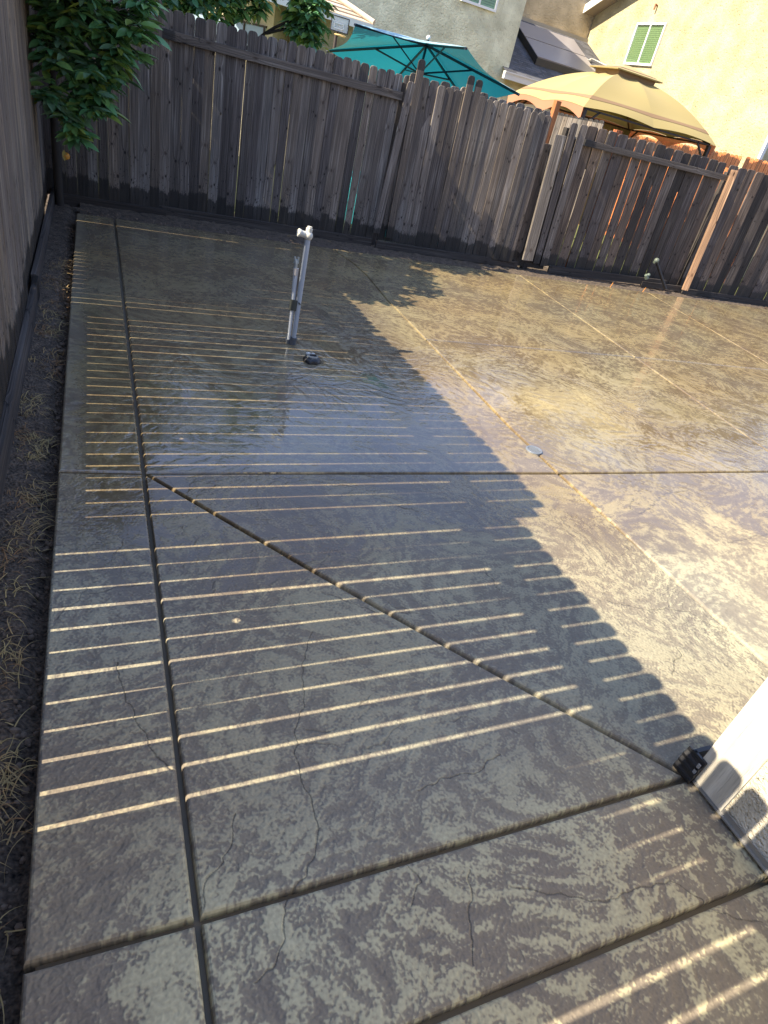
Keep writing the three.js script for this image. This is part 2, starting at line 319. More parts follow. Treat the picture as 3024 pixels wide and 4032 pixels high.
function boardGeo(left, right, thick, col, topStyle = 'ear', flip, holes = []) {
  // left/right: lists of [height, edge] with the same heights; the top is clipped into rounded ears
  const n = left.length, hT = left[n - 1][0], xl = left[n - 1][1], xr = right[n - 1][1], w = xr - xl, s = new THREE.Shape();
  s.moveTo(left[0][1], left[0][0]);
  for (let i = 0; i < n - 1; i++) s.lineTo(right[i][1], right[i][0]);
  if (topStyle === 'ear') {
    const c = Math.min(.034, w * .3);
    s.lineTo(xr, hT - c * 1.15); s.lineTo(xr - c * .22, hT - c * .5); s.lineTo(xr - c * .62, hT - c * .12); s.lineTo(xr - c * 1.15, hT);
    s.lineTo(xl + c * 1.15, hT); s.lineTo(xl + c * .62, hT - c * .12); s.lineTo(xl + c * .22, hT - c * .5); s.lineTo(xl, hT - c * 1.15);
  } else { s.lineTo(xr, hT); s.lineTo(xl, hT + (topStyle === 'slant' ? .012 : 0)); }
  for (let i = n - 2; i > 0; i--) s.lineTo(left[i][1], left[i][0]);
  for (const [hx, hy, hr] of holes) s.holes.push(new THREE.Path().absellipse(hx, hy, hr * .8, hr, 0, Math.PI * 2));   // loose knots fallen out
  const g = new THREE.ExtrudeGeometry(s, { depth: thick - .006, bevelEnabled: true, bevelThickness: .003, bevelSize: .003, bevelOffset: -.003, bevelSegments: 1, curveSegments: 5 });
  const P = g.attributes.position, U = g.attributes.uv, mid = (left[0][1] + right[0][1]) / 2, ww = Math.max(.06, right[0][1] - left[0][1]);
  for (let i = 0; i < P.count; i++) { let t = clamp((P.getX(i) - mid) / ww + .5); if (flip) t = 1 - t; U.setXY(i, (col + .03 + .94 * t) / 8, P.getY(i) / 2.12); }
  return g;
}
function simpleBoard(w, yb, yt, thick, col, top, flip, bow = 0) { const m = (yb + yt) / 2; return boardGeo([[yb, -w / 2], [m, -w / 2 + bow], [yt, -w / 2]], [[yb, w / 2], [m, w / 2 + bow], [yt, w / 2]], thick, col, top, flip); }
function timber(w, h, d, axis, col = 0) { // a sawn length: long along axis, grain along it
  const L = { x: w, y: h, z: d }[axis]; const g = new RoundedBoxGeometry(w, h, d, 1, Math.min(.004, w / 4, h / 4, d / 4));
  const P = g.attributes.position, U = g.attributes.uv, N = g.attributes.normal;
  for (let i = 0; i < P.count; i++) {
    const p = { x: P.getX(i), y: P.getY(i), z: P.getZ(i) }, o = ['x', 'y', 'z'].filter(k => k !== axis), nn = { x: Math.abs(N.getX(i)), y: Math.abs(N.getY(i)), z: Math.abs(N.getZ(i)) };
    const a = nn[o[0]] > nn[o[1]] ? o[1] : o[0];
    U.setXY(i, (col + .5 + clamp(p[a] / .13, -.45, .45)) / 8, .5 + (p[axis]) / 3.2 * .9);
  }
  return g;
}

// ------------------------------------------------------------------ left fence (its slots throw the stripes)
{
  const F = thing('wooden_fence', 'long weathered picket fence at the left edge of the photo, beside the dirt strip', 'fence', [-.25, 0, 0]);
  const r = rng(31);
  const HS = [.0, .3, .6, .9, 1.2, 1.5, 1.75, 1.93];   // relative heights at which a gap's width is given
  const K = w => HS.map((h, i) => w * (i === 7 ? 1.0 : 1));
  const P = (...a) => a;
  const panels = [
    { z0: .42, z1: 3.12, yb: .02, yt: 2.30, rail: 1.97, low: .10, x: -.03, s: [[.55, 0], [.66, 0], [.77, 0], [.88, 0], [.99, 0], [1.1, 0], [1.21, 0], [1.32, 0], [1.43, 0], [1.54, 0], [1.65, P(.034, 0, 0, 0, 0, 0, 0, 0)], [1.756, P(.034, 0, 0, 0, 0, 0, 0, .006)], [1.869, P(.034, 0, 0, 0, 0, 0, 0, .006)], [1.964, P(.034, 0, 0, 0, 0, 0, 0, .006)], [2.079, P(.034, 0, 0, 0, 0, 0, 0, .006)], [2.204, P(.034, 0, 0, 0, 0, .006, .006, .006)], [2.327, P(.034, 0, 0, 0, 0, 0, 0, .006)], [2.448, P(.034, 0, 0, 0, 0, .009, .009, .006)], [2.563, P(.034, 0, 0, 0, 0, 0, 0, .006)], [2.686, P(.034, 0, 0, 0, 0, .009, .009, .006)], [2.80, .003], [2.918, .009], [3.03, .009]] },
    { z0: 3.2, z1: 5.86, yb: .02, yt: 2.27, rail: 1.955, low: .285, x: 0, s: [[3.32, .008], [3.435, .008], [3.55, .006], [3.665, .011], [3.79, .007], [3.91, .013], [4.035, .007], [4.145, .007], [4.255, .006], [4.36, .008], [4.472, .010], [4.592, .013], [4.70, .008], [4.81, .007], [4.92, .006], [5.03, .009], [5.135, P(.007, .007, .007, .001, .004, .006, .006, .01)], [5.25, .009], [5.36, .012], [5.465, P(.009, .006, .003, .001, .001, .002, .002, .008)], [5.57, .012], [5.67, P(.009, .009, .009, .008, .006, .004, .003, .01)], [5.775, .008]] },
    { z0: 5.94, z1: 8.56, yb: -.02, yt: 2.06, rail: 1.83, low: .20, x: 0, s: [[6.015, .012], [6.118, P(.009, .009, .007, .002, .001, .001, .003, .012)], [6.224, P(.010, .010, .009, .009, .007, .003, .001, .006)], [6.325, .016], [6.425, P(.014, .012, .006, .003, .006, .010, .010, .014)], [6.527, P(.009, .008, .008, .008, .009, .006, .001, .010)], [6.630, P(.021, .018, .012, .008, .010, .012, .013, .014)], [6.734, P(.010, .010, .001, .005, .010, .012, .012, .015)], [6.835, P(.011, .010, .0005, .010, .013, .013, .013, .015)], [6.934, .013], [7.033, .0145], [7.132, .0135],
      [7.235, P(0, 0, 0, 0, 0, 0, 0, .012)], [7.335, P(0, 0, 0, 0, 0, 0, .004, .014)], [7.43, P(0, 0, 0, 0, 0, 0, 0, .014)], [7.515, P(0, 0, 0, 0, 0, 0, .013, .016)], [7.617, P(0, 0, 0, 0, 0, 0, .012, .016)], [7.715, P(0, 0, 0, 0, 0, 0, .009, .016)], [7.815, P(0, 0, 0, 0, 0, 0, 0, .014)], [7.913, P(0, 0, 0, .012, .018, .018, .016, .018)], [8.01, P(0, 0, 0, .010, .018, .018, .016, .018)], [8.11, .014], [8.22, .012], [8.33, 0], [8.44, .006]] },
    { z0: 8.62, z1: 11.5, yb: -.02, yt: 2.06, rail: 1.83, low: .2, x: 0, s: [...Array(23)].map((_, i) => [8.74 + i * .118, .006]) },
  ];
  panels.forEach((p, pi) => {
    const e = [{ z: p.z0, w: HS.map(() => 0) }, ...p.s.map(([z, w]) => ({ z, w: (typeof w === 'number' ? K(w) : w).map((v, k) => v * (k === 7 ? .5 : .88)) })).map(q => { const lo = rr(.95, 1.35, r), shut = r() < .2 ? 3 + Math.floor(r() * 3) : 9; return { z: q.z, w: pi === 1 ? q.w.map((v, k) => v * (k >= shut && k < 7 ? .35 : lo * rr(.75, 1.1, r))) : q.w.map(v => v * rr(.85, 1.1, r)) }; }), { z: p.z1, w: HS.map(() => 0) }];
    const sc = (p.yt - p.yb) / 2.06;
    for (let i = 0; i < e.length - 1; i++) {
      const top = p.yt + rr(-.012, .012, r), L = [], Q = [];
      HS.forEach((h, k) => { const y = p.yb + h * sc, jl = .0001; L.push([y, e[i].z + Math.max(e[i].w[k], jl) / 2]); Q.push([y, e[i + 1].z - Math.max(e[i + 1].w[k], jl) / 2]); });
      L.push([top, L[7][1]]); Q.push([top, Q[7][1]]);
      const hole = [[6.476, .735, .017], [5.09, .69, .013], [4.985, 1.02, .011]].filter(h => h[0] > e[i].z && h[0] < e[i + 1].z);
      const g = boardGeo(L, Q, .017, Math.floor(r() * 8), 'ear', r() < .5, hole); g.rotateY(-Math.PI / 2);
      const m = part('picket', g, woodL[Math.floor(r() * 5)], F); m.position.x = p.x + rr(-.002, .002, r);
    }
    const len = p.z1 - p.z0, zc = (p.z0 + p.z1) / 2;
    part('rail', timber(.04, .09, len, 'z', 1), railMat, F).position.set(p.x - .046, p.rail, zc);
    part('baseboard', timber(.03, p.low + .145, len + .08, 'z', 3), railMat, F).position.set(p.x - .040, (p.low - .055) / 2, zc);
    part('post', timber(.09, p.yt + .25, .09, 'y', 5), woodA[3], F).position.set(p.x - .11, p.yt / 2 - .15, p.z1 + .04);
  });
  part('post', timber(.09, 2.5, .09, 'y', 2), woodA[3], F).position.set(-.1, 1, .36);
  // boards of the last stretch up to the corner
  for (let i = 0; i < 11; i++) { const g = simpleBoard(.1105, -.02, 2.3 + rr(-.01, .01, r), .017, i % 8, 'ear', i % 2); g.rotateY(-Math.PI / 2); const m = part('picket', g, woodA[i % 5], F); m.position.set(-.06, 0, .30 - i * .111); }
  // kickboard
  for (const [a, b, x] of [[-.7, 2.7, .0], [2.72, 5.9, .018], [5.92, 9.5, .018]]) part('kickboard', timber(.036, .17, b - a, 'z', 4), woodB[1], F).position.set(x + .004, -.01, (a + b) / 2);
}

// ------------------------------------------------------------------ back fence
const backZ = x => -.75 - .0081 * x;
{
  const F = thing('wooden_fence', 'weathered grey picket fence across the back of the patio, with the umbrella showing above it', 'fence', [0, 0, 0]);
  const r = rng(77);
  function pickets(x0, x1, pitch, o = {}) {
    const n = Math.round((x1 - x0) / pitch), p = (x1 - x0) / n;
    for (let i = 0; i < n; i++) {
      const gap = o.gaps && o.gaps[i] !== undefined ? o.gaps[i] : (o.gap || clamp(.0085 * (x0 + (i + .5) * p - 1.6) / 8.9, .0003, .0042)), w = p - gap, x = x0 + (i + .5) * p;
      const yt = (o.top || 2.035) + rr(-.012, .012, r), g = simpleBoard(w, o.bot === undefined ? .0 : o.bot, yt, .017, Math.floor(r() * 8), 'ear', r() < .5, rr(-.0007, .0007, r));
      const m = part('picket', g, (o.mats || woodA)[Math.floor(r() * 5)], F);
      m.position.set(x, 0, backZ(x) + (o.z || 0) + (o.yaw ? (x - (x0 + x1) / 2) * Math.sin(o.yaw) : 0) + (o.alt && i % 2 ? o.alt : 0) + rr(-.005, .005, r));
      m.rotation.set(rr(-.004, .004, r) + (o.pitch || 0), -(o.yaw || 0) + rr(-1, 1, r) * (o.twist || .01), (o.lean || 0) + rr(-.0003, .0003, r));
    }
  }
  const rail = (x0, x1, y0, y1, z, h = .09, d = .04, m = railMat) => { const L = Math.hypot(x1 - x0, y1 - y0), o = part('rail', timber(L, h, d, 'x', Math.floor(r() * 8)), m, F); o.position.set((x0 + x1) / 2, (y0 + y1) / 2, backZ((x0 + x1) / 2) + z); o.rotation.set(0, .0081, Math.atan2(y1 - y0, x1 - x0)); return o; };
  const kick = (x0, x1, y0, y1, z, h = .125) => { const o = rail(x0, x1, y0, y1, z, h, .036, woodB[3]); o.name = 'kickboard'; return o; };
  // stretch by the corner: pickets on this side
  pickets(-.44, .918, .113, { z: .035, top: 2.10, });
  kick(-.2, 1.0, -.03, -.03, .06);
  // panel with its rail on this side
  pickets(.92, 3.82, .1165, { z: -.04, gaps: { 8: .007, 12: .008, 21: .013 } , top: 2.035 });
  rail(.90, 3.84, 1.80, 1.80, 0); kick(.90, 3.80, -.005, .0, .005);
  // sagging panel with pickets on this side, turned a little to the sun
  pickets(3.90, 6.16, .119, { z: .02, yaw: .075, top: 2.03, lean: .022, twist: .05, pitch: -.012, bot: .05 });
  pickets(3.95, 6.2, .15, { z: -.06, top: 2.07, lean: .02, gap: .012, bot: .2 });
  for (const [x, y, w] of [[4.06, 2.235, .1], [4.80, 2.22, .1], [4.93, 2.2, .1]]) { const o = part('picket', simpleBoard(w, .1, y, .02, 3, 'ear'), woodA[2], F, 'picket standing taller than its neighbours'); o.position.set(x, 0, backZ(x) - .005); o.rotation.z = .018; }
  kick(3.84, 6.3, .005, .02, .07, .10);
  { const o = part('picket', simpleBoard(.105, .15, 1.98, .018, 6, 'ear'), woodA[1], F, 'picket leaning over the panel joint'); o.position.set(3.80, 0, backZ(3.8) + .075); o.rotation.z = -.052; }
  // short board and doubled boards at the post
  { const o = part('post', timber(.17, 1.72, .05, 'y', 2), woodA[4], F, 'short cut-off board'); o.position.set(6.36, .98, backZ(6.3) + .13); o.rotation.set(0, -.12, .062); }
  { const o = part('picket', simpleBoard(.12, .08, 2.03, .02, 1, 'ear'), woodA[3], F); o.position.set(6.66, 0, backZ(6.6) + .05); o.rotation.set(0, -.05, .062); }
  { const o = part('picket', simpleBoard(.13, .06, 2.04, .02, 5, 'ear'), woodA[0], F); o.position.set(6.82, 0, backZ(6.7) + .035); o.rotation.set(0, -.04, .05); }
  part('post', timber(.09, 2.0, .09, 'y', 7), woodB[3], F).position.set(6.5, .95, backZ(6.5) - .03);
  for (let i = 0; i < 4; i++) { const o = part('picket', simpleBoard(.17, .0, 1.70 + i * .05, .018, i + 2, 'ear'), woodB[i % 4], F); o.position.set(6.28 + i * .165, 0, backZ(6.4) - .005); o.rotation.z = .03; }
  // darker panel with rails on this side and open gaps
  pickets(6.92, 9.88, .198, { z: -.035, mats: woodB, top: 2.055, lean: .045, twist: .03, gaps: { 0: .026, 1: .024, 2: .036, 4: .022, 5: .024, 6: .021, 8: .028, 10: .028 }, bot: .06 });
  rail(6.84, 9.90, 1.83, 1.86, .01, .085, .05); kick(6.95, 9.55, .02, .08, .03, .12);
  kick(9.0, 10.0, .02, .04, .04, .09);
  { const o = part('brace', timber(.10, 1.95, .07, 'y', 2), wood(1.9, 1.35, .95), F, 'pale tan post'); o.position.set(9.93, 1.02, backZ(9.9) + .12); o.rotation.set(-.03, -.5, .02); }
  pickets(6.95, 9.9, .3, { z: -.085, mats: woodB, top: 2.05, lean: .04, gap: .20, bot: 1.5 });
  // right-hand panel: pickets on this side, warped so their left edges catch the sun
  pickets(9.98, 14.3, .205, { z: .03, mats: woodB, top: 2.06, lean: .045, twist: .05, yaw: .03, alt: .014, bot: .03 });
  kick(10.0, 14.3, .01, .02, .06, .10);
  for (const x of [.86, 3.88, 10.0, 12.6]) part('post', timber(.09, 2.1, .09, 'y', 6), woodB[3], F).position.set(x, .9, backZ(x) - .11);
}

// ------------------------------------------------------------------ stucco
const stuccoTex = (() => {
  const W = 512, bmp = new Uint8Array(W * W * 4), col = new Uint8Array(W * W * 4);
  for (let j = 0; j < W; j++) for (let i = 0; i < W; i++) {
    const o = (j * W + i) * 4, x = i / W * 64, y = j / W * 64; // wraps closely enough over several metres
    const a = fbm(x * .5, y * .5, 3), b = noise(x, y), c = noise(x * 2.3, y * 2.3), pit = sst(.35, .62, noise(x * 1.2 + 40, y * .9));
    bmp[o] = bmp[o + 1] = bmp[o + 2] = 255 * clamp(.55 + .22 * b + .18 * c + .15 * a - .4 * pit); bmp[o + 3] = 255;
    const v = clamp(.90 + .20 * fbm(x / 9, y / 9, 5) + .03 * c - .05 * pit, 0, 1); col[o] = 255 * v; col[o + 1] = 255 * Math.pow(v, 1.05); col[o + 2] = 255 * Math.pow(v, 1.15); col[o + 3] = 255;
  }
  return [dataTex(W, W, col, true), dataTex(W, W, bmp)];
})();
function stucco(r, g, b, size = 2, bump = .006) {
  const t = stuccoTex.map(t => { const c = t.clone(); c.repeat.set(1 / size, 1 / size); c.needsUpdate = true; return c; });
  return new THREE.MeshStandardMaterial({ color: lin(r, g, b), map: t[0], bumpMap: t[1], bumpScale: bump, roughness: .92 });
}
function wall(x0, x1, y0, y1, z0, z1) { // a box whose uv are metres on every face
  const g = new THREE.BoxGeometry(x1 - x0, y1 - y0, z1 - z0); g.translate((x0 + x1) / 2, (y0 + y1) / 2, (z0 + z1) / 2);
  const P = g.attributes.position, N = g.attributes.normal, U = g.attributes.uv;
  for (let i = 0; i < P.count; i++) { const ax = Math.abs(N.getX(i)), ay = Math.abs(N.getY(i)); if (ax > .5) U.setXY(i, P.getZ(i), P.getY(i)); else if (ay > .5) U.setXY(i, P.getX(i), P.getZ(i)); else U.setXY(i, P.getX(i), P.getY(i)); }
  return g;
}

// ------------------------------------------------------------------ the house beside the patio
{
  const H = thing('stucco_house', 'white stucco house corner at the lower right, above the black plastic outlet', 'house', [2.02, 0, 7.44]);
  const m = stucco(.80, .74, .60, .8, .010), smooth = stucco(.80, .75, .63, 1.6, .002);
  part('wall', wall(.012, 7, .024, 2.75, .14, 7), m, H);
  part('corner_trim', merge([box(.156, 2.72, .14, .078, 1.386, .07), box(6.84, 2.72, .14, 3.578, 1.386, .072)]), smooth, H, 'smoother plaster band round the corner');
  part('foundation', box(6.90, .18, 6.90, 3.50, -.075, 3.5), std(.10, .095, .085, .9), H);
  part('weep_screed', merge([box(.024, .006, 6.97, .006, .018, 3.49), box(.004, .026, 6.97, .004, .030, 3.49)]), std(.35, .34, .32, .45, { metalness: .6 }), H);
  part('roof', poly([
    [[-.35, 2.74, -.35], [7.3, 2.74, -.35], [3.5, 4.3, 3.5]], [[7.3, 2.74, -.35], [7.3, 2.74, 7.3], [3.5, 4.3, 3.5]],
    [[7.3, 2.74, 7.3], [-.35, 2.74, 7.3], [3.5, 4.3, 3.5]], [[-.35, 2.74, 7.3], [-.35, 2.74, -.35], [3.5, 4.3, 3.5]], [[-.35, 2.735, -.35], [-.35, 2.735, 7.3], [7.3, 2.735, 7.3], [7.3, 2.735, -.35]]]), std(.16, .14, .12, .9), H);
}
{ // folded black drain piece wrapped round the corner foot
  const g = thing('plastic_outlet', 'black ribbed plastic piece folded round the foot of the white house corner', 'drain outlet', [2.02, 0, 7.44]);
  const bl = std(.022, .022, .024, .42);
  const cover = [];
  const prof = [[-.006, .112], [-.007, .095], [-.016, .08], [-.012, .066], [-.019, .052], [-.014, .038], [-.021, .022], [-.016, .004]];
  for (let i = 0; i < prof.length - 1; i++) cover.push(bar([prof[i][0], prof[i][1], -.030], [prof[i][0], prof[i][1], .022], .010, .010), bar([prof[i][0], prof[i][1], -.015], [prof[i + 1][0], prof[i + 1][1], -.015], .006, .075));
  part('ribbed_side', merge(cover), bl, g);
  part('back_plate', merge([box(.006, .112, .052, -.003, .060, -.004), box(.08, .010, .014, .03, .112, -.028), box(.08, .10, .006, .04, .058, -.030)]), bl, g);
  part('slot', merge([box(.004, .050, .010, -.019, .078, .013)]), std(.30, .29, .28, .7), g, 'pale slot showing the wall');
}

// ------------------------------------------------------------------ pipes, cleanout cap and drain in the patio
{
  const g = thing('standing_pipes', 'two white pipes taped together, standing up out of the wet patio', 'pipe', [1.575, 0, 3.52]);
  const pvc = std(.40, .43, .46, .4), dark = std(.05, .05, .05, .7), cap = std(.58, .56, .48, .4);
  part('tall_pipe', merge([bar([.0, -.02, .015], [.012, .80, -.012], .042, .034, 20)]), pvc, g);
  { const t = [new THREE.SphereGeometry(.034, 18, 12).translate(.012, .80, -.012), bar([.012, .80, -.012], [-.055, .812, .0], .046, .044, 18), bar([-.052, .811, 0], [-.066, .814, .002], .056, .054, 18), bar([.012, .80, -.012], [.016, .85, -.014], .05, .046, 8), bar([.016, .846, -.014], [.017, .862, -.014], .036, .036, 6)]; part('elbow_valve', merge(t), cap, g, 'cream elbow with a short spout'); }
  part('short_pipe', bar([-.030, .02, -.006], [-.042, .555, -.018], .034, .028, 18), std(.50, .53, .56, .4), g);
  part('collar', bar([-.0415, .515, -.018], [-.0424, .565, -.018], .040, .040, 18), std(.50, .46, .42, .5), g);
  part('threaded_tip', merge([bar([-.046, .56, -.02], [-.047, .605, -.02], .026, .026, 12), bar([-.047, .60, -.02], [-.0475, .625, -.02], .034, .040, 8), box(.010, .022, .018, -.060, .632, -.02), box(.010, .022, .018, -.035, .632, -.02)]), std(.45, .50, .52, .3, { metalness: .5 }), g);
  part('wrapped_tape', merge([(() => { const t = new THREE.CylinderGeometry(.041, .043, .078, 20); t.scale(1, 1, .58); t.rotateZ(-.02); t.translate(-.017, .30, -.006); return t; })(), bar([-.005, .33, .03], [.012, .318, .032], .010, .006)]), std(.07, .075, .06, .55), g);
  part('wire', tube([[-.018, .56, -.03], [-.012, .46, -.034], [-.016, .36, -.03], [-.01, .31, -.02]], .004, 16, 6), std(.15, .11, .10, .7), g);
  part('foam_sleeve', merge([bar([-.032, -.005, -.012], [-.033, .03, -.012], .05, .052, 9), bar([-.06, .02, -.01], [-.03, .012, -.005], .012, .02), bar([-.005, -.005, .013], [.002, .055, .013], .053, .05, 9)]), std(.10, .105, .11, .85), g);
}
{
  const g = thing('cleanout_cap', 'low round black cap with a wet shiny top set in the patio', 'cap', [1.638, 0, 3.86]);
  const blk = std(.02, .02, .022, .35);
  const l = new THREE.LatheGeometry([[.0, .036], [.040, .035], [.052, .031], [.060, .022], [.066, .010], [.070, -.012], [0, -.012]].map(p => new THREE.Vector2(...p)), 26); l.rotateZ(.06); const P = l.attributes.position; for (let i = 0; i < P.count; i++) { const a = Math.atan2(P.getZ(i), P.getX(i)); const k = 1 + .05 * Math.sin(a * 3 + 1) + .04 * Math.sin(a * 7); P.setX(i, P.getX(i) * k); P.setZ(i, P.getZ(i) * k); } l.computeVertexNormals();
  part('body', l, blk, g);
  part('lid', new THREE.CylinderGeometry(.046, .049, .010, 22).rotateZ(-.07).rotateX(.05).translate(0, .039, 0), std(.10, .11, .12, .10), g);
  part('lid_bar', box(.05, .008, .012, .008, .047, -.004), blk, g);
  part('torn_tape', merge([new THREE.IcosahedronGeometry(.016, 1).scale(1.2, .6, .8).translate(-.022, .046, -.034), new THREE.IcosahedronGeometry(.012, 1).scale(1.3, .6, .8).translate(.018, .042, -.045)]), std(.62, .6, .54, .5), g);
}
{
  const g = thing('floor_drain', 'round grey slotted drain grate set on the long joint of the patio', 'drain', [2.836, 0, 5.165]);
  const grey = std(.15, .17, .20, .4);
  part('rim', (() => { const l = new THREE.LatheGeometry([[.040, .004], [.043, .0095], [.054, .0095], [.058, .006], [.059, -.01]].map(p => new THREE.Vector2(...p)), 40); return l; })(), grey, g);
  part('bowl', new THREE.CylinderGeometry(.041, .041, .004, 28).translate(0, .0025, 0), std(.015, .015, .015, .8), g);
  for (let i = 0; i < 7; i++) { const z = (i - 3) * .0115, L = 2 * Math.sqrt(Math.max(0, .041 ** 2 - z * z)); part('bar', box(.0042, .006, L, z, .0055, 0), grey, g); }
}

// ------------------------------------------------------------------ leaves and trees
function leafGeo(L, W, fold, droop) {
  const n = 5, P = [], idx = [];
  for (let i = 0; i <= n; i++) {
    const t = i / n, w = W * Math.pow(Math.sin(Math.PI * Math.pow(t, .85)), .8) * (i === n ? 0 : 1) + (i === 0 ? W * .08 : 0), y = -droop * L * t * t, z = L * t;
    P.push(-w, y + w * fold, z, 0, y, z, w, y + w * fold, z);
  }
  for (let i = 0; i < n; i++) { const a = i * 3; idx.push(a, a + 3, a + 1, a + 1, a + 3, a + 4, a + 1, a + 4, a + 2, a + 2, a + 4, a + 5); }
  const g = new THREE.BufferGeometry(); g.setAttribute('position', new THREE.Float32BufferAttribute(P, 3)); g.setAttribute('uv', new THREE.Float32BufferAttribute(P.flatMap((v, i) => i % 3 === 0 ? [v * 10, P[i + 2] * 10] : []), 2)); g.setIndex(idx); g.computeVertexNormals(); return g;
}
const leafMat = (r, g, b, t = .16) => new THREE.MeshPhysicalMaterial({ color: lin(r, g, b), roughness: .32, transmission: t, thickness: 0, side: THREE.DoubleSide });
const leafMats = [leafMat(.13, .30, .11), leafMat(.10, .25, .11), leafMat(.21, .37, .10), leafMat(.16, .28, .16, .12), leafMat(.30, .38, .07, .25)];
const leafGeos = [leafGeo(.115, .025, .35, .16), leafGeo(.095, .021, .2, .30), leafGeo(.13, .026, .5, .10), leafGeo(.085, .022, .3, .05)];
const barkMat = std(.035, .028, .022, .95);
const Q = (dir, roll) => { const z = dir.clone().normalize(), up = Math.abs(z.y) > .95 ? new THREE.Vector3(1, 0, 0) : new THREE.Vector3(0, 1, 0), x = up.clone().cross(z).normalize(), y = z.clone().cross(x); return new THREE.Quaternion().setFromRotationMatrix(new THREE.Matrix4().makeBasis(x, y, z)).multiply(new THREE.Quaternion().setFromAxisAngle(new THREE.Vector3(0, 0, 1), roll)); };
function rosette(out, at, dir, n, r, size = 1) {
  for (let i = 0; i < n; i++) {
    const a = i * 2.4 + r() * .7, el = rr(.05, 1.15, r), side = new THREE.Vector3(Math.cos(a), rr(-.3, .2, r), Math.sin(a));
    const d = dir.clone().multiplyScalar(.55 * el).add(side).normalize();
    const p = at.clone().addScaledVector(dir, -rr(0, .09, r)).addScaledVector(d, .012);
    out.push({ p, q: Q(d, rr(-.6, .6, r)), s: size * rr(.75, 1.2, r), g: Math.floor(r() * 4), m: r() < .08 ? 4 : Math.floor(r() * 4) });
  }
}
function plantLeaves(tree, list, single, base) {
  const eye = camera.position;
  list.forEach(l => { l.d = l.vis ? l.p.distanceTo(eye) : 1e3; });
  list.sort((a, b) => a.d - b.d);
  list.slice(0, single).forEach(l => { const m = part('leaf', leafGeos[l.g], leafMats[l.m], tree); m.position.copy(l.p).sub(base); m.quaternion.copy(l.q); m.scale.setScalar(l.s); });
  const rest = list.slice(single);
  for (let mi = 0; mi < 5; mi++) for (let gi = 0; gi < 2; gi++) {
    const sub = rest.filter(l => l.m === mi && l.g % 2 === gi); if (!sub.length) continue;
    const im = new THREE.InstancedMesh(leafGeos[gi * 2 % 4 + (mi % 2 ? 1 : 0)], leafMats[mi], sub.length), M = new THREE.Matrix4();
    sub.forEach((l, i) => im.setMatrixAt(i, M.compose(l.p.clone().sub(base), l.q, new THREE.Vector3(l.s, l.s, l.s))));
    im.name = 'crown'; im.userData.kind = 'stuff'; shadows(im); tree.add(im);
  }
}
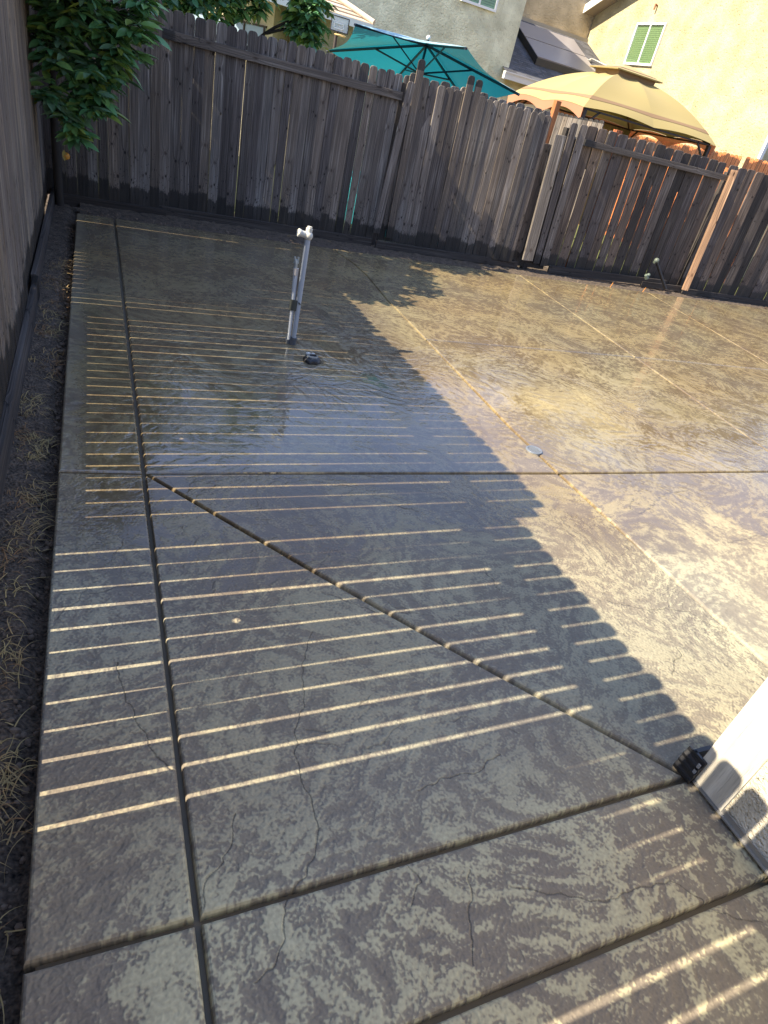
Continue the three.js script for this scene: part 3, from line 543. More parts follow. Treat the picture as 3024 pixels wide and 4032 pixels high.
{ // citrus in the corner: hanging sprays in view, its main crown above the frame
  const base = new THREE.Vector3(-.08, -.08, -.42), r = rng(555);
  const T = thing('citrus_tree', 'dark green citrus tree hanging over the left fence corner', 'tree', base.toArray());
  const L = [], twigs = [];
  const spray = (cx, cy, cz, rx, ry, rz, n, lv, vis = true) => { for (let i = 0; i < n; i++) { let v; do { v = new THREE.Vector3(rr(-1, 1, r), rr(-1, 1, r), rr(-1, 1, r)); } while (v.lengthSq() > 1); const p = new THREE.Vector3(cx + v.x * rx, cy + v.y * ry, cz + v.z * rz); if (p.x < -.19 && p.y < 2.35 && p.z > -.7) p.x = -.19 + r() * .08; const dir = new THREE.Vector3(v.x * .8 + .25, v.y * .5 - .25, v.z * .6 + .35).normalize(); const k = L.length; rosette(L, p, dir, lv, r, vis ? 1.38 : 1.3); for (let q = k; q < L.length; q++) L[q].vis = vis; twigs.push([p.clone().addScaledVector(dir, -.28), p]); } };
  spray(.12, 1.72, .75, .36, .24, .45, 46, 8);
  spray(.0, 1.95, .8, .3, .2, .4, 20, 8);
  spray(.45, 1.76, .8, .27, .18, .38, 26, 8);
  spray(.66, 1.96, .8, .13, .10, .25, 7, 7);
  spray(-.10, 1.42, .85, .16, .22, .40, 24, 8);
  spray(.22, 1.38, .8, .24, .18, .40, 30, 8);
  spray(.42, 1.46, .78, .13, .14, .28, 13, 8);
  spray(.17, 1.13, .85, .17, .13, .26, 15, 8);
  spray(.30, 1.10, .8, .10, .08, .2, 5, 7);
  spray(.03, .98, .92, .11, .10, .14, 10, 8);
  spray(.06, .82, .9, .08, .07, .10, 6, 8);
  spray(.48, 1.62, .8, .18, .2, .3, 14, 8);
  spray(.28, 1.25, .85, .14, .12, .2, 10, 8);
  spray(-.13, 1.15, .95, .1, .12, .2, 8, 8);
  spray(.1, 2.35, .5, .7, .5, .9, 70, 8, false);
  spray(-.1, 3.5, -.78, 1.0, 1.4, 1.25, 760, 9, false);
  spray(-.05, 2.6, .9, .6, .75, .95, 300, 9, false);
  spray(.0, 2.32, 1.75, .35, .32, .55, 70, 8, false);
  spray(.2, 2.15, 1.3, .35, .35, .5, 22, 8, false);
  plantLeaves(T, L, 295, base);
  const tr = [tube([[-.1, 0, -.14], [-.1, .7, -.12], [-.06, 1.5, .05], [.05, 2.4, .05], [0, 3.6, -.05]], .045, 24, 8)];
  part('trunk', merge(tr), barkMat, T);
  const br = []; for (const [a, b] of [[[0, 1.3, .08], [.5, 2.0, 1.2]], [[0, 1.5, .1], [-.05, 1.6, 1.3]], [[.02, 1.7, .05], [.8, 2.2, 1.1]], [[0, 1.9, 0], [.2, 1.9, 1.4]], [[0, 1.2, .1], [.25, 1.15, 1.2]], [[0, 2.5, 0], [.7, 3.7, .4]], [[0, 2.5, 0], [-.6, 3.8, -.6]], [[0, 2.8, 0], [.1, 4.2, .5]]]) br.push(tube([a, [(a[0] + b[0]) / 2 + .05, (a[1] + b[1]) / 2 + .10, (a[2] + b[2]) / 2], b], .014, 10, 5));
  for (const [a, b] of twigs.slice(0, 120)) br.push(tube([a.clone().sub(base).toArray(), a.clone().lerp(b, .5).sub(base).add(new THREE.Vector3(0, .02, 0)).toArray(), b.clone().sub(base).toArray()], .0032, 4, 4));
  part('branch', merge(br), barkMat, T);
  part('fruit', new THREE.SphereGeometry(.032, 14, 10).translate(.045, .74, 1.32), std(.55, .24, .03, .5), T, 'small orange fruit');
  part('dry_leaf', leafGeo(.09, .018, .3, .1).rotateX(1.4).translate(.03, .79, 1.34), std(.35, .26, .06, .7), T);
}
{ // glossy big-leaved tree standing just behind the fence
  const base = new THREE.Vector3(1.9, -.1, -2.15), r = rng(808);
  const T = thing('broadleaf_tree', 'green broad-leaved tree rising behind the back fence left of the teal umbrella', 'tree', base.toArray());
  const L = [];
  const spray = (cx, cy, cz, rx, ry, rz, n, lv, vis = true) => { for (let i = 0; i < n; i++) { let v; do { v = new THREE.Vector3(rr(-1, 1, r), rr(-1, 1, r), rr(-1, 1, r)); } while (v.lengthSq() > 1); const p = new THREE.Vector3(cx + v.x * rx, cy + v.y * ry, cz + v.z * rz), dir = new THREE.Vector3(v.x * .7, v.y * .5 - .55, v.z * .5 + .3).normalize(); const k = L.length; rosette(L, p, dir, lv, r, 1.35); for (let q = k; q < L.length; q++) L[q].vis = vis; } };
  spray(1.15, 2.26, -1.7, .36, .30, .35, 60, 8); spray(1.55, 2.28, -1.75, .34, .28, .35, 60, 8);
  spray(1.92, 2.40, -1.8, .24, .26, .3, 40, 8); spray(2.80, 2.42, -1.85, .28, .27, .3, 60, 8);
  spray(2.86, 2.20, -1.8, .20, .15, .2, 18, 8); spray(2.62, 2.22, -1.8, .07, .12, .15, 8, 8); spray(2.35, 2.68, -1.9, .3, .14, .3, 30, 8); spray(2.12, 2.42, -1.8, .12, .22, .2, 16, 8);
  spray(2.0, 3.3, -2.2, 1.5, .9, .9, 190, 9, false); spray(.9, 3.2, -2.0, .6, .9, .8, 60, 9, false);
  plantLeaves(T, L, 240, base);
  part('trunk', tube([[0, 0, 0], [.05, 1.0, .05], [-.04, 2.2, 0], [.05, 3.2, 0]], .06, 20, 8), barkMat, T);
  part('branch', merge([[[0, 1.8, 0], [.85, 2.5, .3]], [[0, 1.7, 0], [-.7, 2.5, .35]], [[0, 2.2, 0], [.4, 3.2, .1]], [[0, 2.0, 0], [-.4, 3.1, -.2]], [[.4, 2.2, .15], [.95, 2.25, .35]]].map(([a, b]) => tube([a, [(a[0] + b[0]) / 2, (a[1] + b[1]) / 2 + .08, (a[2] + b[2]) / 2], b], .018, 8, 5))), barkMat, T);
}

// ------------------------------------------------------------------ teal umbrella
{
  const C = [5.054, 0, -3.153], U = thing('patio_umbrella', 'teal patio umbrella tilted open above the back fence', 'umbrella', C);
  const head = new THREE.Group(); head.name = 'canopy_frame'; U.add(head);
  const fabric = new THREE.MeshPhysicalMaterial({ color: lin(.012, .30, .36), roughness: .8, transmission: .5, thickness: 0, side: THREE.DoubleSide });
  const navy = std(.012, .014, .03, .45);
  const n = 6, Rr = 1.533, drop = .382, top = 2.596;
  const M = new THREE.Matrix4().makeTranslation(0, top, 0).multiply(new THREE.Matrix4().makeRotationX(-.158)).multiply(new THREE.Matrix4().makeRotationZ(-.125));
  const tip = k => { const a = Math.PI + (k / n) * 2 * Math.PI - .641; return new THREE.Vector3(Math.cos(a) * Rr, -drop, -Math.sin(a) * Rr * 1.203); };
  const T = v => v.clone().applyMatrix4(M);
  for (let k = 0; k < n; k++) {
    const A = tip(k), B = tip(k + 1), P = [], I = [], S = 10, W = 8;
    for (let i = 0; i <= S; i++) for (let j = 0; j <= W; j++) {
      const s = i / S, t = j / W, e = A.clone().lerp(B, t); const sag = Math.sin(Math.PI * t) * s; e.multiplyScalar(1 - .075 * sag); e.multiplyScalar(s); e.y = -drop * Math.pow(s, 1.12) - .025 * sag; const q = T(e); P.push(q.x, q.y, q.z);
    }
    for (let i = 0; i < S; i++) for (let j = 0; j < W; j++) { const a = i * (W + 1) + j, b = a + W + 1; I.push(a, b, a + 1, a + 1, b, b + 1); }
    const g = new THREE.BufferGeometry(); g.setAttribute('position', new THREE.Float32BufferAttribute(P, 3)); g.setAttribute('uv', new THREE.Float32BufferAttribute(P.flatMap((v, i) => i % 3 ? [] : [v, P[i + 2]]), 2)); g.setIndex(I); g.computeVertexNormals();
    part('canopy_panel', g, fabric, U);
    const r0 = T(new THREE.Vector3(0, -.03, 0)), r1 = T(A.clone().multiplyScalar(1.01).add(new THREE.Vector3(0, -.018, 0))); part('rib', bar(r0.toArray(), r1.toArray(), .026, .026), navy, U);
    const h = T(new THREE.Vector3(0, -.42, 0)), m = T(A.clone().multiplyScalar(.52).add(new THREE.Vector3(0, -.02, 0))); part('strut', bar(h.toArray(), m.toArray(), .018, .018), navy, U);
  }
  U.remove(head);
  const h0 = T(new THREE.Vector3(0, .06, 0)), h1 = T(new THREE.Vector3(0, -.55, 0));
  part('upper_pole', bar(h0.toArray(), h1.toArray(), .04, .04, 12), navy, U);
  part('hub', merge([bar(T(new THREE.Vector3(0, -.37, 0)).toArray(), T(new THREE.Vector3(0, -.47, 0)).toArray(), .09, .09, 12)]), navy, U);
  part('pole', bar(h1.toArray(), [h1.x, 0, h1.z], .045, .045, 12), navy, U);
  part('finial', new THREE.SphereGeometry(.035, 12, 8).translate(...T(new THREE.Vector3(0, .07, 0)).toArray()), std(.7, .7, .66, .5), U);
  part('base', new THREE.CylinderGeometry(.25, .28, .1, 24).translate(h1.x, -.02, h1.z), std(.05, .05, .05, .6), U);
}

// ------------------------------------------------------------------ gazebo
{
  const x0 = 8.2, x1 = 11.6, z0 = -5.7, z1 = -3.0, cx = (x0 + x1) / 2, cz = (z0 + z1) / 2, yE = 2.37, yT = 3.13;
  const G = thing('garden_gazebo', 'beige dome gazebo canopy with a brown stripe, standing behind the back fence', 'gazebo', [cx, 0, cz]);
  const cloth = new THREE.MeshPhysicalMaterial({ color: lin(.37, .285, .105), roughness: .85, transmission: .1, thickness: 0, side: THREE.DoubleSide }), brown = std(.24, .15, .075, .85, { side: THREE.DoubleSide });
  const salmon = new THREE.MeshPhysicalMaterial({ color: lin(.62, .28, .15), roughness: .85, transmission: .35, thickness: 0, side: THREE.DoubleSide });
  const hx = (x1 - x0) / 2, hz = (z1 - z0) / 2;
  const edgePt = t => { // t in 0..8 around the square, corners at even numbers, mid ribs at odd
    const c = [[-1, 1], [0, 1], [1, 1], [1, 0], [1, -1], [0, -1], [-1, -1], [-1, 0]], a = c[Math.floor(t) % 8], b = c[(Math.floor(t) + 1) % 8], f = t - Math.floor(t);
    return [mix(a[0], b[0], f) * hx, mix(a[1], b[1], f) * hz];
  };
  const yAt = (s, t) => { const f = t - Math.floor(t); const corner = Math.abs(((t + 1) % 2) - 1); const arch = Math.sin(Math.PI * f) * .05 * sst(.75, 1, s); return yE + (yT - yE) * (1 - Math.pow(s, 2.05)) - Math.sin(Math.PI * f) * .045 * s * (1 - s) * 3 + arch; };
  const pt = (s, t, off = 0) => { const [ex, ez] = edgePt(t), f = t - Math.floor(t), b = 1 + .0 * f; return [ex * s * b, yAt(s, t) + off, ez * s * b]; };
  function patch(t0, t1, s0, s1, nt, ns, off) { const P = [], I = []; for (let i = 0; i <= ns; i++) for (let j = 0; j <= nt; j++) P.push(...pt(mix(s0, s1, i / ns), Math.min(mix(t0, t1, j / nt), t1 - (j === nt ? 1e-6 : 0)), off)); for (let i = 0; i < ns; i++) for (let j = 0; j < nt; j++) { const a = i * (nt + 1) + j, b = a + nt + 1; I.push(a, b, a + 1, a + 1, b, b + 1); } const g = new THREE.BufferGeometry(); g.setAttribute('position', new THREE.Float32BufferAttribute(P, 3)); g.setAttribute('uv', new THREE.Float32BufferAttribute(P.flatMap((v, i) => i % 3 ? [] : [v, P[i + 2]]), 2)); g.setIndex(I); g.computeVertexNormals(); return g; }
  for (let k = 0; k < 8; k++) { part('canopy_panel', patch(k, k + 1, .26, 1, 10, 18, 0), cloth, G); part('stripe', patch(k, k + 1, .855, .90, 10, 2, .006), brown, G); }
  // raised vent cap
  const cap = (s0, s1, off, y) => { const P = [], I = []; const c = [[-1, 1], [1, 1], [1, -1], [-1, -1]]; for (let k = 0; k < 4; k++) { const a = c[k], b = c[(k + 1) % 4]; for (const [s, yy] of [[s0, y[0]], [s1, y[1]]]) for (const q of [a, b]) P.push(q[0] * hx * s, yy, q[1] * hz * s); const o = k * 4; I.push(o, o + 2, o + 1, o + 1, o + 2, o + 3); } const g = new THREE.BufferGeometry(); g.setAttribute('position', new THREE.Float32BufferAttribute(P, 3)); g.setIndex(I); const h = g.toNonIndexed(); h.computeVertexNormals(); h.setAttribute('uv', new THREE.Float32BufferAttribute(new Float32Array(h.attributes.position.count * 2), 2)); return h; };
  part('vent_cap', cap(.02, .34, 0, [3.29, 3.16]), cloth, G); part('vent_stripe', cap(.23, .28, 0, [3.2085, 3.189]), brown, G);
  part('vent_rim', cap(.34, .335, 0, [3.16, 3.14]), cloth, G);
  part('vent_frame', cap(.28, .27, 0, [3.17, 3.05]), brown, G);
  // scalloped valance
  const val = (a, b, m, n = 3) => { const P = [], I = [], N = 30; for (let i = 0; i <= N; i++) { const t = i / N, x = mix(a[0], b[0], t), z = mix(a[1], b[1], t), sc = Math.abs(Math.sin(Math.PI * t * n)), f = (t * 2) % 1, top = yE + Math.sin(Math.PI * f) * .05; P.push(x, top - .004, z, x * .992, top - .19 + .10 * sc, z * .992); } for (let i = 0; i < N; i++) { const k = i * 2; I.push(k, k + 1, k + 2, k + 2, k + 1, k + 3); } const g = new THREE.BufferGeometry(); g.setAttribute('position', new THREE.Float32BufferAttribute(P, 3)); g.setAttribute('uv', new THREE.Float32BufferAttribute(P.flatMap((v, i) => i % 3 ? [] : [v, P[i + 1]]), 2)); g.setIndex(I); g.computeVertexNormals(); part('valance', g, m, G); };
  val([-hx, -hz], [-hx, hz], salmon, 2); val([hx, -hz], [hx, hz], salmon, 2); val([-hx, -hz], [hx, -hz], salmon, 2);
  const pm = std(.05, .03, .02, .5);
  for (const [sx, sz] of [[-1, 1], [1, 1], [1, -1], [-1, -1]]) {
    part('post', box(.07, 2.4, .07, sx * hx * .94, 1.15, sz * hz * .94), pm, G);
    part('bracket', merge([bar([sx * hx * .94, 2.05, sz * hz * .94], [sx * hx * .74, 2.36, sz * hz * .94], .03, .03), bar([sx * hx * .94, 2.05, sz * hz * .94], [sx * hx * .94, 2.36, sz * hz * .70], .03, .03)]), pm, G);
  }
  part('beam', merge([bar([-hx * .94, 2.36, hz * .94], [hx * .94, 2.36, hz * .94], .03, .03), bar([-hx * .94, 2.36, -hz * .94], [hx * .94, 2.36, -hz * .94], .03, .03), bar([-hx * .94, 2.36, hz * .94], [-hx * .94, 2.36, -hz * .94], .03, .03), bar([hx * .94, 2.36, hz * .94], [hx * .94, 2.36, -hz * .94], .03, .03), bar([-hx * .94, 2.36, hz * .94], [0, 3.05, 0], .03, .03), bar([hx * .94, 2.36, hz * .94], [0, 3.05, 0], .03, .03), bar([hx * .94, 2.36, -hz * .94], [0, 3.05, 0], .03, .03), bar([-hx * .94, 2.36, -hz * .94], [0, 3.05, 0], .03, .03)]), pm, G);
  const cur = []; for (let i = 0; i <= 24; i++) { const t = i / 24; cur.push([mix(.2, .93, t) * hx, (.02 + .035 * Math.sin(t * 40)) - hz * .9]); }
  { const P = [], I = []; cur.forEach(([x, z]) => P.push(x, 2.34, z, x * .98, .25, z)); for (let i = 0; i < 24; i++) { const k = i * 2; I.push(k, k + 1, k + 2, k + 2, k + 1, k + 3); } const g = new THREE.BufferGeometry(); g.setAttribute('position', new THREE.Float32BufferAttribute(P, 3)); g.setAttribute('uv', new THREE.Float32BufferAttribute(P.flatMap((v, i) => i % 3 ? [] : [v, P[i + 1]]), 2)); g.setIndex(I); g.computeVertexNormals(); part('curtain', g, new THREE.MeshPhysicalMaterial({ color: lin(.30, .24, .13), roughness: .9, transmission: .3, thickness: 0, side: THREE.DoubleSide }), G); }
}

// ------------------------------------------------------------------ neighbours' fences
{
  const F = thing('orange_fence', 'orange stained picket fence in the sun behind the gazebo, in front of the yellow wall', 'fence', [13.55, 0, 0]), r = rng(12);
  const m = [wood(2.9, 1.15, .44), wood(2.5, .95, .36), wood(3.2, 1.3, .52)];
  for (let i = 0; i < 62; i++) { const z = -10.0 + i * .118; if (Math.abs(i - 51) < 1) continue; const g = simpleBoard(.108, -.1, 2.40 + rr(-.012, .012, r), .018, i % 8, 'ear'); g.rotateY(-Math.PI / 2); part('picket', g, m[i % 3], F).position.z = z; }
  for (const y of [.4, 2.1]) part('rail', box(.04, .09, 7.4, .03, y, -6.3), m[1], F);
}
{
  const F = thing('divider_fence', 'grey picket fence running back from the rear fence, left of the gazebo', 'fence', [7.25, 0, -3]), r = rng(13);
  for (let i = 0; i < 26; i++) { const g = simpleBoard(.125, -.1, 2.16 + rr(-.01, .01, r), .018, i % 8, 'ear'); g.rotateY(-Math.PI / 2); part('picket', g, woodA[i % 5], F).position.z = 1.9 - i * .135; }
  part('rail', box(.04, .09, 3.5, .03, 1.85, .2), woodB[3], F);
}
solo('timber_post', timber(.09, 2.5, .09, 'y', 3), wood(3.0, 1.25, .5), 'orange stained post showing through the fence gap below the gazebo edge', 'post', [6.72, 1.02, -1.62]);
solo('timber_post', timber(.12, 2.25, .09, 'y', 6), wood(1.9, .7, .3), 'red brown post between the dark pickets under the gazebo', 'post', [7.72, .98, -1.25]);
solo('garden_pool', (() => { const g = new THREE.LatheGeometry([[0, .02], [1.38, .02], [1.40, .60], [1.46, .66], [1.50, .60], [1.52, 0]].map(p => new THREE.Vector2(...p)), 40); return g; })(), std(.01, .42, .48, .4), 'round turquoise pool glimpsed through the gaps of the back fence', 'pool', [5.6, -.1, -3.0]);

// ------------------------------------------------------------------ neighbours' houses
function windowPart(H, x, y, z, w, h, face, blindMat) { // face 'z': looks to +z, 'x': looks to -x
  const turn = face === 'x' ? -Math.PI / 2 : 0, G = o => { o.rotation.y = turn; o.position.set(x, y, z); return o; };
  const white = std(.78, .77, .74, .5), f = .05;
  const fr = G(part('window', merge([box(w, f, .06, 0, h / 2 - f / 2, .03), box(w, f, .06, 0, -h / 2 + f / 2, .03), box(f, h - 2 * f, .06, -w / 2 + f / 2, 0, .03), box(f, h - 2 * f, .06, w / 2 - f / 2, 0, .03), box(.045, h - 2 * f, .05, 0, 0, .03)]), white, H));
  part('pane', box(w - 2 * f, h - 2 * f, .006, 0, 0, .035), new THREE.MeshPhysicalMaterial({ color: lin(.9, .95, .92), roughness: .03, transmission: 1, thickness: 0 }), fr);
  const sl = []; const N = Math.round(h / .052); for (let i = 0; i < N; i++) { const b = box(w - 2 * f, .040, .004, 0, 0, 0); b.rotateX(.22); b.translate(0, -h / 2 + f + (i + .5) * (h - 2 * f) / N, .019); sl.push(b); }
  part('blind', merge(sl), blindMat, fr);
  part('room', box(w - .04, h - .04, .004, 0, 0, .004), std(.1, .12, .08, .9), fr);
}
const shingle = (() => {
  const W = 512, col = new Uint8Array(W * W * 4), bmp = new Uint8Array(W * W * 4), r = rng(3), tone = []; for (let i = 0; i < 4096; i++) tone.push(r());
  for (let j = 0; j < W; j++) for (let i = 0; i < W; i++) {
    const o = (j * W + i) * 4, row = Math.floor(j / 32), u = i / 42 + (row % 2) * .5 + tone[row * 7] * .3, t = tone[(row * 61 + Math.floor(u) * 13) & 4095], e = (j % 32) / 32, s = u - Math.floor(u);
    const v = (.6 + .6 * t) * (1 + .25 * noise(i / 2.2, j / 2.2)); col[o] = enc(.085 * v); col[o + 1] = enc(.085 * v); col[o + 2] = enc(.095 * v); col[o + 3] = 255;
    bmp[o] = bmp[o + 1] = bmp[o + 2] = 255 * clamp(.9 - .6 * e - (s < .06 ? .3 : 0)); bmp[o + 3] = 255;
  }
  return [dataTex(W, W, col, true), dataTex(W, W, bmp)];
})();
{ // beige and yellow house with the lean-to roof between its two wings
  const H = thing('stucco_house', 'large yellow and beige stucco house with solar panels on its low roof', 'house', [0, 0, 0]);
  const beige = stucco(.82, .79, .57, 3.2, .012), tan = stucco(.62, .50, .32, 3.2, .012), yellow = stucco(.56, .485, .29, 3.6, .018);
  part('wall', wall(5.2, 10.19, -.2, 6.4, -14, -9.5), beige, H, 'pale beige wall behind the teal umbrella');
  part('wall', wall(9.6, 14.55, -.2, 7.0, -15.5, -12.75), tan, H, 'tan wall above the solar panels');
  const g = poly([[[14.5, -.2, -12.7], [14.5, -.2, -4.4], [14.5, 5.3, -4.4], [14.5, 6.75, -8.55], [14.5, 5.3, -12.7]]]); part('wall', g, yellow, H, 'sunlit yellow gable wall');
  part('wall', wall(14.52, 21, -.2, 5.25, -4.62, -4.42), yellow, H); part('wall', wall(14.52, 21, -.2, 5.25, -12.7, -12.5), yellow, H);
  part('roof', merge([poly([[[14.1, 5.12, -13.25], [21, 5.12, -13.25], [21, 6.95, -8.55], [14.1, 6.95, -8.55]]]), poly([[[14.1, 6.95, -8.55], [21, 6.95, -8.55], [21, 5.12, -3.85], [14.1, 5.12, -3.85]]])]), std(.14, .12, .1, .9, { side: THREE.DoubleSide }), H);
  const fas = std(.74, .72, .66, .6);
  part('fascia', merge([bar([14.08, 5.10, -13.3], [14.08, 6.93, -8.55], .03, .2), bar([14.08, 6.93, -8.55], [14.08, 5.10, -3.8], .03, .2)]), fas, H);
  part('soffit', merge([poly([[[14.1, 5.02, -13.25], [14.5, 5.02, -13.25], [14.5, 6.85, -8.55], [14.1, 6.85, -8.55]]])]), std(.3, .24, .17, .9, { side: THREE.DoubleSide }), H);
  windowPart(H, 14.50, 4.56, -9.88, 1.22, .98, 'x', std(.27, .34, .17, .7));
  windowPart(H, 8.91, 4.66, -9.5, .98, 1.16, 'z', std(.24, .38, .22, .7));
  part('vent_pipe', merge([bar([14.5, 5.43, -9.95], [14.42, 5.45, -9.95], .05, .05, 8), bar([14.42, 5.46, -9.95], [14.42, 5.33, -9.95], .05, .05, 8)]), std(.28, .12, .06, .7), H, 'small rusty spout');
  part('downspout', merge([bar([14.44, -.1, -4.36], [14.44, 5.1, -4.36], .09, .07)]), std(.75, .74, .72, .5), H);
  // low roof: eave in front, rising to the tan wall
  const ye = 2.99, ze = -9.25, sl = .46, yAt = z => ye + (ze - z) * sl;
  { const q = poly([[[10.0, ye, ze], [14.5, ye, ze], [14.5, yAt(-12.74), -12.74], [10.0, yAt(-12.74), -12.74]]]); const sh = shingle.map(t => { const c = t.clone(); c.repeat.set(1 / 1.9, 1 / 1.9); c.needsUpdate = true; return c; }); part('low_roof', q, new THREE.MeshStandardMaterial({ map: sh[0], bumpMap: sh[1], bumpScale: .02, roughness: .9 }), H, 'grey shingled low roof'); }
  part('ridge_flashing', bar([10.2, yAt(-12.66) + .03, -12.68], [14.5, yAt(-12.66) + .03, -12.68], .10, .08), std(.34, .30, .24, .6), H);
  part('gutter', merge([box(4.55, .14, .11, 12.2, ye - .08, ze + .06), box(4.55, .03, .14, 12.2, ye + .0, ze + .07)]), std(.66, .64, .6, .45), H);
  part('low_wall', wall(10.19, 14.5, -.2, ye - .05, -9.75, -9.6), beige, H);
  const panel = (za, zb2, xa, xb) => { const w = xb - xa, h = Math.hypot(zb2 - za, (zb2 - za) * sl), g2 = merge([box(w, .035, h)]); g2.rotateX(Math.atan(sl)); g2.translate((xa + xb) / 2, yAt((za + zb2) / 2) + .17, (za + zb2) / 2); const o = part('solar_panel', g2, std(.30, .27, .26, .35, { metalness: .1 }), H); return o; };
  panel(-11.98, -11.12, 11.35, 13.52); panel(-11.08, -10.16, 11.35, 13.52);
  part('panel_skirt', merge([box(.02, .16, 2.05).rotateX(Math.atan(sl)).translate(11.33, yAt(-11.07) + .10, -11.07), box(2.2, .16, .02, 12.43, yAt(-10.14) + .08, -10.14)]), std(.02, .02, .022, .5), H);
  part('conduit', tube([[13.55, yAt(-11.4) + .10, -11.4], [13.8, yAt(-11.3) + .06, -11.3], [14.0, yAt(-11.45) + .06, -11.45], [14.45, yAt(-11.2) + .10, -11.2]], .022, 20, 6), std(.6, .58, .52, .5), H);
}
{ // low house at the left with a tiled hip roof
  const H = thing('tiled_house', 'low pale house with a tan tiled roof left of the teal umbrella', 'house', [0, 0, 0]);
  const xr = 5.60, ze = -7.45, ye = 2.95, sl = .42, wl = stucco(.45, .40, .26, 3, .01);
  part('wall', wall(4.25, xr - .25, -.2, ye - .06, -12, ze - .45), wl, H);
  const tile = [std(.52, .42, .31, .9), std(.46, .37, .27, .9), std(.56, .46, .35, .9)], c = .17;
  for (let i = 0; i < 15; i++) { // overlapping courses, shortened by the hip on the right
    const z = ze - i * c, y = ye + (i * c) * sl, xe = xr - i * c * 1.0, g = box(xe - 1.6, .035, c * 1.18, (xe + 1.6) / 2, 0, 0); g.rotateX(Math.atan(sl) - .13); g.translate(0, y + .03, z - c / 2); part('roof_course', g, tile[i % 3], H);
  }
  part('hip_side', poly([[[xr, ye, ze], [xr, ye, -12], [xr - 2.55, ye + 2.55 * sl, -12], [xr - 2.55, ye + 2.55 * sl, ze - 2.55]]]), tile[1], H);
  part('hip_tiles', bar([xr + .02, ye + .05, ze + .02], [xr - 2.5, ye + 2.5 * sl + .06, ze - 2.5], .14, .10, 8), tile[2], H);
  part('roof_deck', poly([[[1.6, ye - .02, ze + .02], [xr, ye - .02, ze + .02], [xr - 2.5, ye + 2.5 * sl - .02, ze - 2.5], [1.6, ye + 2.5 * sl - .02, ze - 2.5]]]), std(.2, .16, .12, .9), H);
  part('fascia', merge([box(xr - 1.6, .13, .05, (xr + 1.6) / 2, ye - .06, ze + .04)]), std(.72, .70, .64, .6), H);
}
{
  const B = thing('basketball_hoop', 'basketball hoop with a clear backboard and orange rim by the low house', 'basketball hoop', [4.74, 0, -6.9]);
  const wh = std(.78, .78, .76, .5), dk = std(.05, .035, .03, .6);
  part('backboard', box(.36, .235, .008, 0, 2.76, 0), new THREE.MeshPhysicalMaterial({ color: lin(.85, .85, .82), roughness: .1, transmission: .55, thickness: 0 }), B);
  part('board_frame', merge([box(.37, .014, .02, 0, 2.88, .002), box(.37, .016, .024, 0, 2.643, .002), box(.016, .235, .024, .180, 2.76, .002), box(.014, .235, .02, -.180, 2.76, .002)]), dk, B);
  part('target_square', merge([box(.20, .014, .006, -.02, 2.772, .010), box(.20, .014, .006, -.02, 2.692, .010), box(.014, .08, .006, -.115, 2.732, .010), box(.014, .08, .006, .075, 2.732, .010)]), wh, B);
  part('rim', new THREE.TorusGeometry(.11, .010, 8, 28).rotateX(Math.PI / 2).translate(.0, 2.585, .13), std(.75, .50, .22, .5), B);
  part('pole', merge([bar([.02, 0, -.22], [.02, 2.6, -.22], .07, .07, 10), bar([.02, 2.6, -.22], [0, 2.7, -.01], .05, .05, 8)]), dk, B);
}
{ // sunlit pale house far at the left, seen through the leaves
  const H = thing('pale_house', 'sunlit cream house wall seen through the tree at the upper left', 'house', [2.7, 0, -9.6]);
  const cr = stucco(.80, .70, .48, 3, .01);
  const w = wall(-3.4, 1.5, -.2, 4.4, -3, 0); const o = part('wall', w, cr, H); o.rotation.y = -.75;
  const fr = part('window', merge([-1.2, -.7, -.2, .3, .8, 1.3].map(x => box(.03, .5, .04, x, 2.22, .02)).concat([box(2.6, .035, .05, .05, 2.47, .02)])), std(.07, .05, .04, .7), H); fr.rotation.y = -.75;
  part('pane', box(2.55, .5, .01, .05, 2.21, .008), std(.35, .45, .55, .15), fr);
}

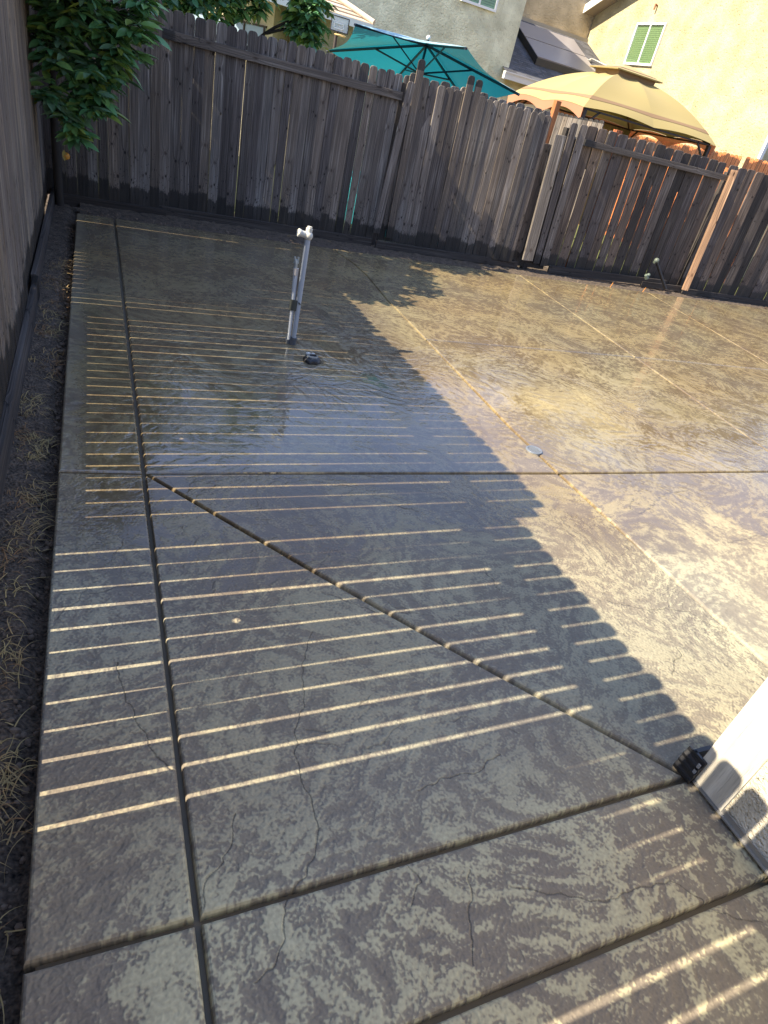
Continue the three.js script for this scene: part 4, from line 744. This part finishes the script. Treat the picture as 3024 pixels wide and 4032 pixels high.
// ------------------------------------------------------------------ small things along the fences
{ // dry grass tufts on the dirt strip
  const r = rng(61), straw = [std(.36, .25, .11, .9, { side: THREE.DoubleSide }), std(.27, .15, .065, .9, { side: THREE.DoubleSide }), std(.40, .30, .13, .9, { side: THREE.DoubleSide })];
  const blade = (p, a, len, lift, w) => { const P = [], I = [], n = 6; const c = Math.cos(a), s = Math.sin(a), bend = rr(-.8, .8, r); for (let i = 0; i <= n; i++) { const t = i / n, aa = a + bend * t, x = p[0] + Math.cos(aa) * len * t, z = p[2] + Math.sin(aa) * len * t, y = p[1] + lift * Math.sin(Math.PI * Math.min(1, t * 1.02)) + .004; const ww = w * (1 - t * .85); P.push(x - s * ww, y, z + c * ww, x + s * ww, y + ww * .6, z - c * ww); } for (let i = 0; i < n; i++) { const k = i * 2; I.push(k, k + 1, k + 2, k + 2, k + 1, k + 3); } const g = new THREE.BufferGeometry(); g.setAttribute('position', new THREE.Float32BufferAttribute(P, 3)); g.setAttribute('uv', new THREE.Float32BufferAttribute(new Float32Array(P.length / 3 * 2), 2)); g.setIndex(I); g.computeVertexNormals(); return g; };
  const spots = [[-.14, 1.9, 8], [-.17, 2.35, 14], [-.1, 2.3, 8], [-.15, 3.0, 9], [-.17, 3.45, 26], [-.12, 3.5, 12], [-.19, 3.95, 9], [-.07, 3.9, 7], [-.19, 4.6, 26], [-.15, 4.75, 14], [-.2, 5.0, 22], [-.1, 5.05, 12], [-.13, 5.45, 20], [-.18, 5.6, 16], [-.06, 5.5, 10], [-.12, 5.75, 24], [-.17, 5.9, 18], [-.15, 6.2, 14], [-.12, 6.45, 9], [-.18, 6.6, 12], [-.1, 6.9, 7], [-.16, 7.1, 8], [-.14, 7.4, 6], [.9, -.35, 6], [1.3, -.3, 5]];
  for (let k = 0; k < 34; k++) spots.splice(23, 0, [rr(-.19, -.05, r), rr(1.6, 7.8, r), 4 + Math.floor(r() * 9)]);
  const nLeft = spots.length - 2;
  spots.forEach(([x, z, n], i) => {
    const gs = []; for (let k = 0; k < n * 3; k++) gs.push(blade([rr(-.05, .05, r), 0, rr(-.12, .12, r)], rr(0, 6.28, r), rr(.03, .13, r), rr(.002, .03, r), rr(.0013, .0028, r)));
    const o = shadows(new THREE.Mesh(merge(gs), straw[i % 3])); o.name = numbered('dry_grass'); o.position.set(x, -.088, z); scene.add(o);
    o.userData = { label: i >= nLeft ? 'dry grass tuft on the dirt below the back fence' : 'dry straw-coloured grass tuft on the dirt strip beside the patio edge', category: 'grass tuft', group: i >= nLeft ? 'dry tufts below the back fence' : 'dry grass tufts along the left dirt strip' };
  });
  // crumbs of soil and little stones
  const cl = new THREE.InstancedMesh(new THREE.IcosahedronGeometry(.009, 0), std(.19, .14, .10, 1), 2600), M = new THREE.Matrix4();
  for (let i = 0; i < 2600; i++) { const back = i < 900, x = back ? rr(.1, 12, r) : rr(-.24, -.01, r), z = back ? backZ(x) + rr(.10, .66, r) : rr(.4, 9, r), s = rr(.3, 1.5, r) * (r() < .05 ? 1.8 : 1); M.compose(new THREE.Vector3(x, back ? -.06 : -.083 - .025 * sst(-.1, 0, x), z), new THREE.Quaternion().setFromEuler(new THREE.Euler(r() * 6, r() * 6, r() * 6)), new THREE.Vector3(s, s * .7, s)); cl.setMatrixAt(i, M); }
  cl.name = 'soil_crumbs'; cl.userData = { kind: 'stuff', label: 'crumbs of soil and small stones on the dirt strips', category: 'soil' }; shadows(cl); scene.add(cl);
}
{
  const g = thing('irrigation_pipe', 'black pipe with a pale head leaning on the dark panel of the back fence', 'pipe', [9.3, 0, -.66]);
  part('pipe', bar([.13, .03, .04], [-.28, .42, .0], .05, .05, 10), std(.02, .02, .022, .5), g);
  part('head', merge([new THREE.SphereGeometry(.045, 12, 8).translate(-.30, .45, 0), bar([-.30, .45, 0], [-.36, .42, .02], .05, .03, 8)]), std(.11, .13, .10, .5), g);
}
solo('sprinkler_head', merge([new THREE.CylinderGeometry(.03, .036, .07, 12).rotateZ(.7), new THREE.SphereGeometry(.032, 10, 8).translate(.03, .03, 0)]), std(.12, .15, .12, .5), 'small pale sprinkler head at the foot of the dark fence panel', 'sprinkler', [8.93, .17, -.66]);
{
  const r = rng(17), lm = [std(.55, .22, .04, .7, { side: THREE.DoubleSide }), std(.62, .16, .05, .7, { side: THREE.DoubleSide })];
  for (const [x, z, k, lab] of [[12.05, -.55, 0, 'orange fallen leaf at the foot of the right-hand fence'], [12.2, -.52, 1, 'red fallen leaf at the foot of the right-hand fence'], [8.0, -.4, 0, 'upright orange stalk below the dark fence panel'], [8.75, -.42, 0, 'bent orange stalk near the pale tan fence post']]) {
    const st = lab.includes('stalk'), geo = st ? bar([0, 0, 0], [.02 * (k + 1), .08, .01], .005, .010) : leafGeo(.12, .03, .3, .1); if (!st) geo.rotateX(-.5);
    solo(st ? 'dry_stalk' : 'fallen_leaf', geo, lm[k], lab, st ? 'stalk' : 'leaf', [x, -.04, z]);
  }
}
solo('dry_twig', tube([[-.03, .004, -.008], [0, .006, 0], [.035, .005, .012]], .0018, 6, 5), std(.30, .24, .16, .8), 'short dry twig lying on the slab near the left edge between two light stripes', 'twig', [.235, 0, 4.76]);
camera.far = 400; camera.updateProjectionMatrix();
renderer.render(scene, camera);
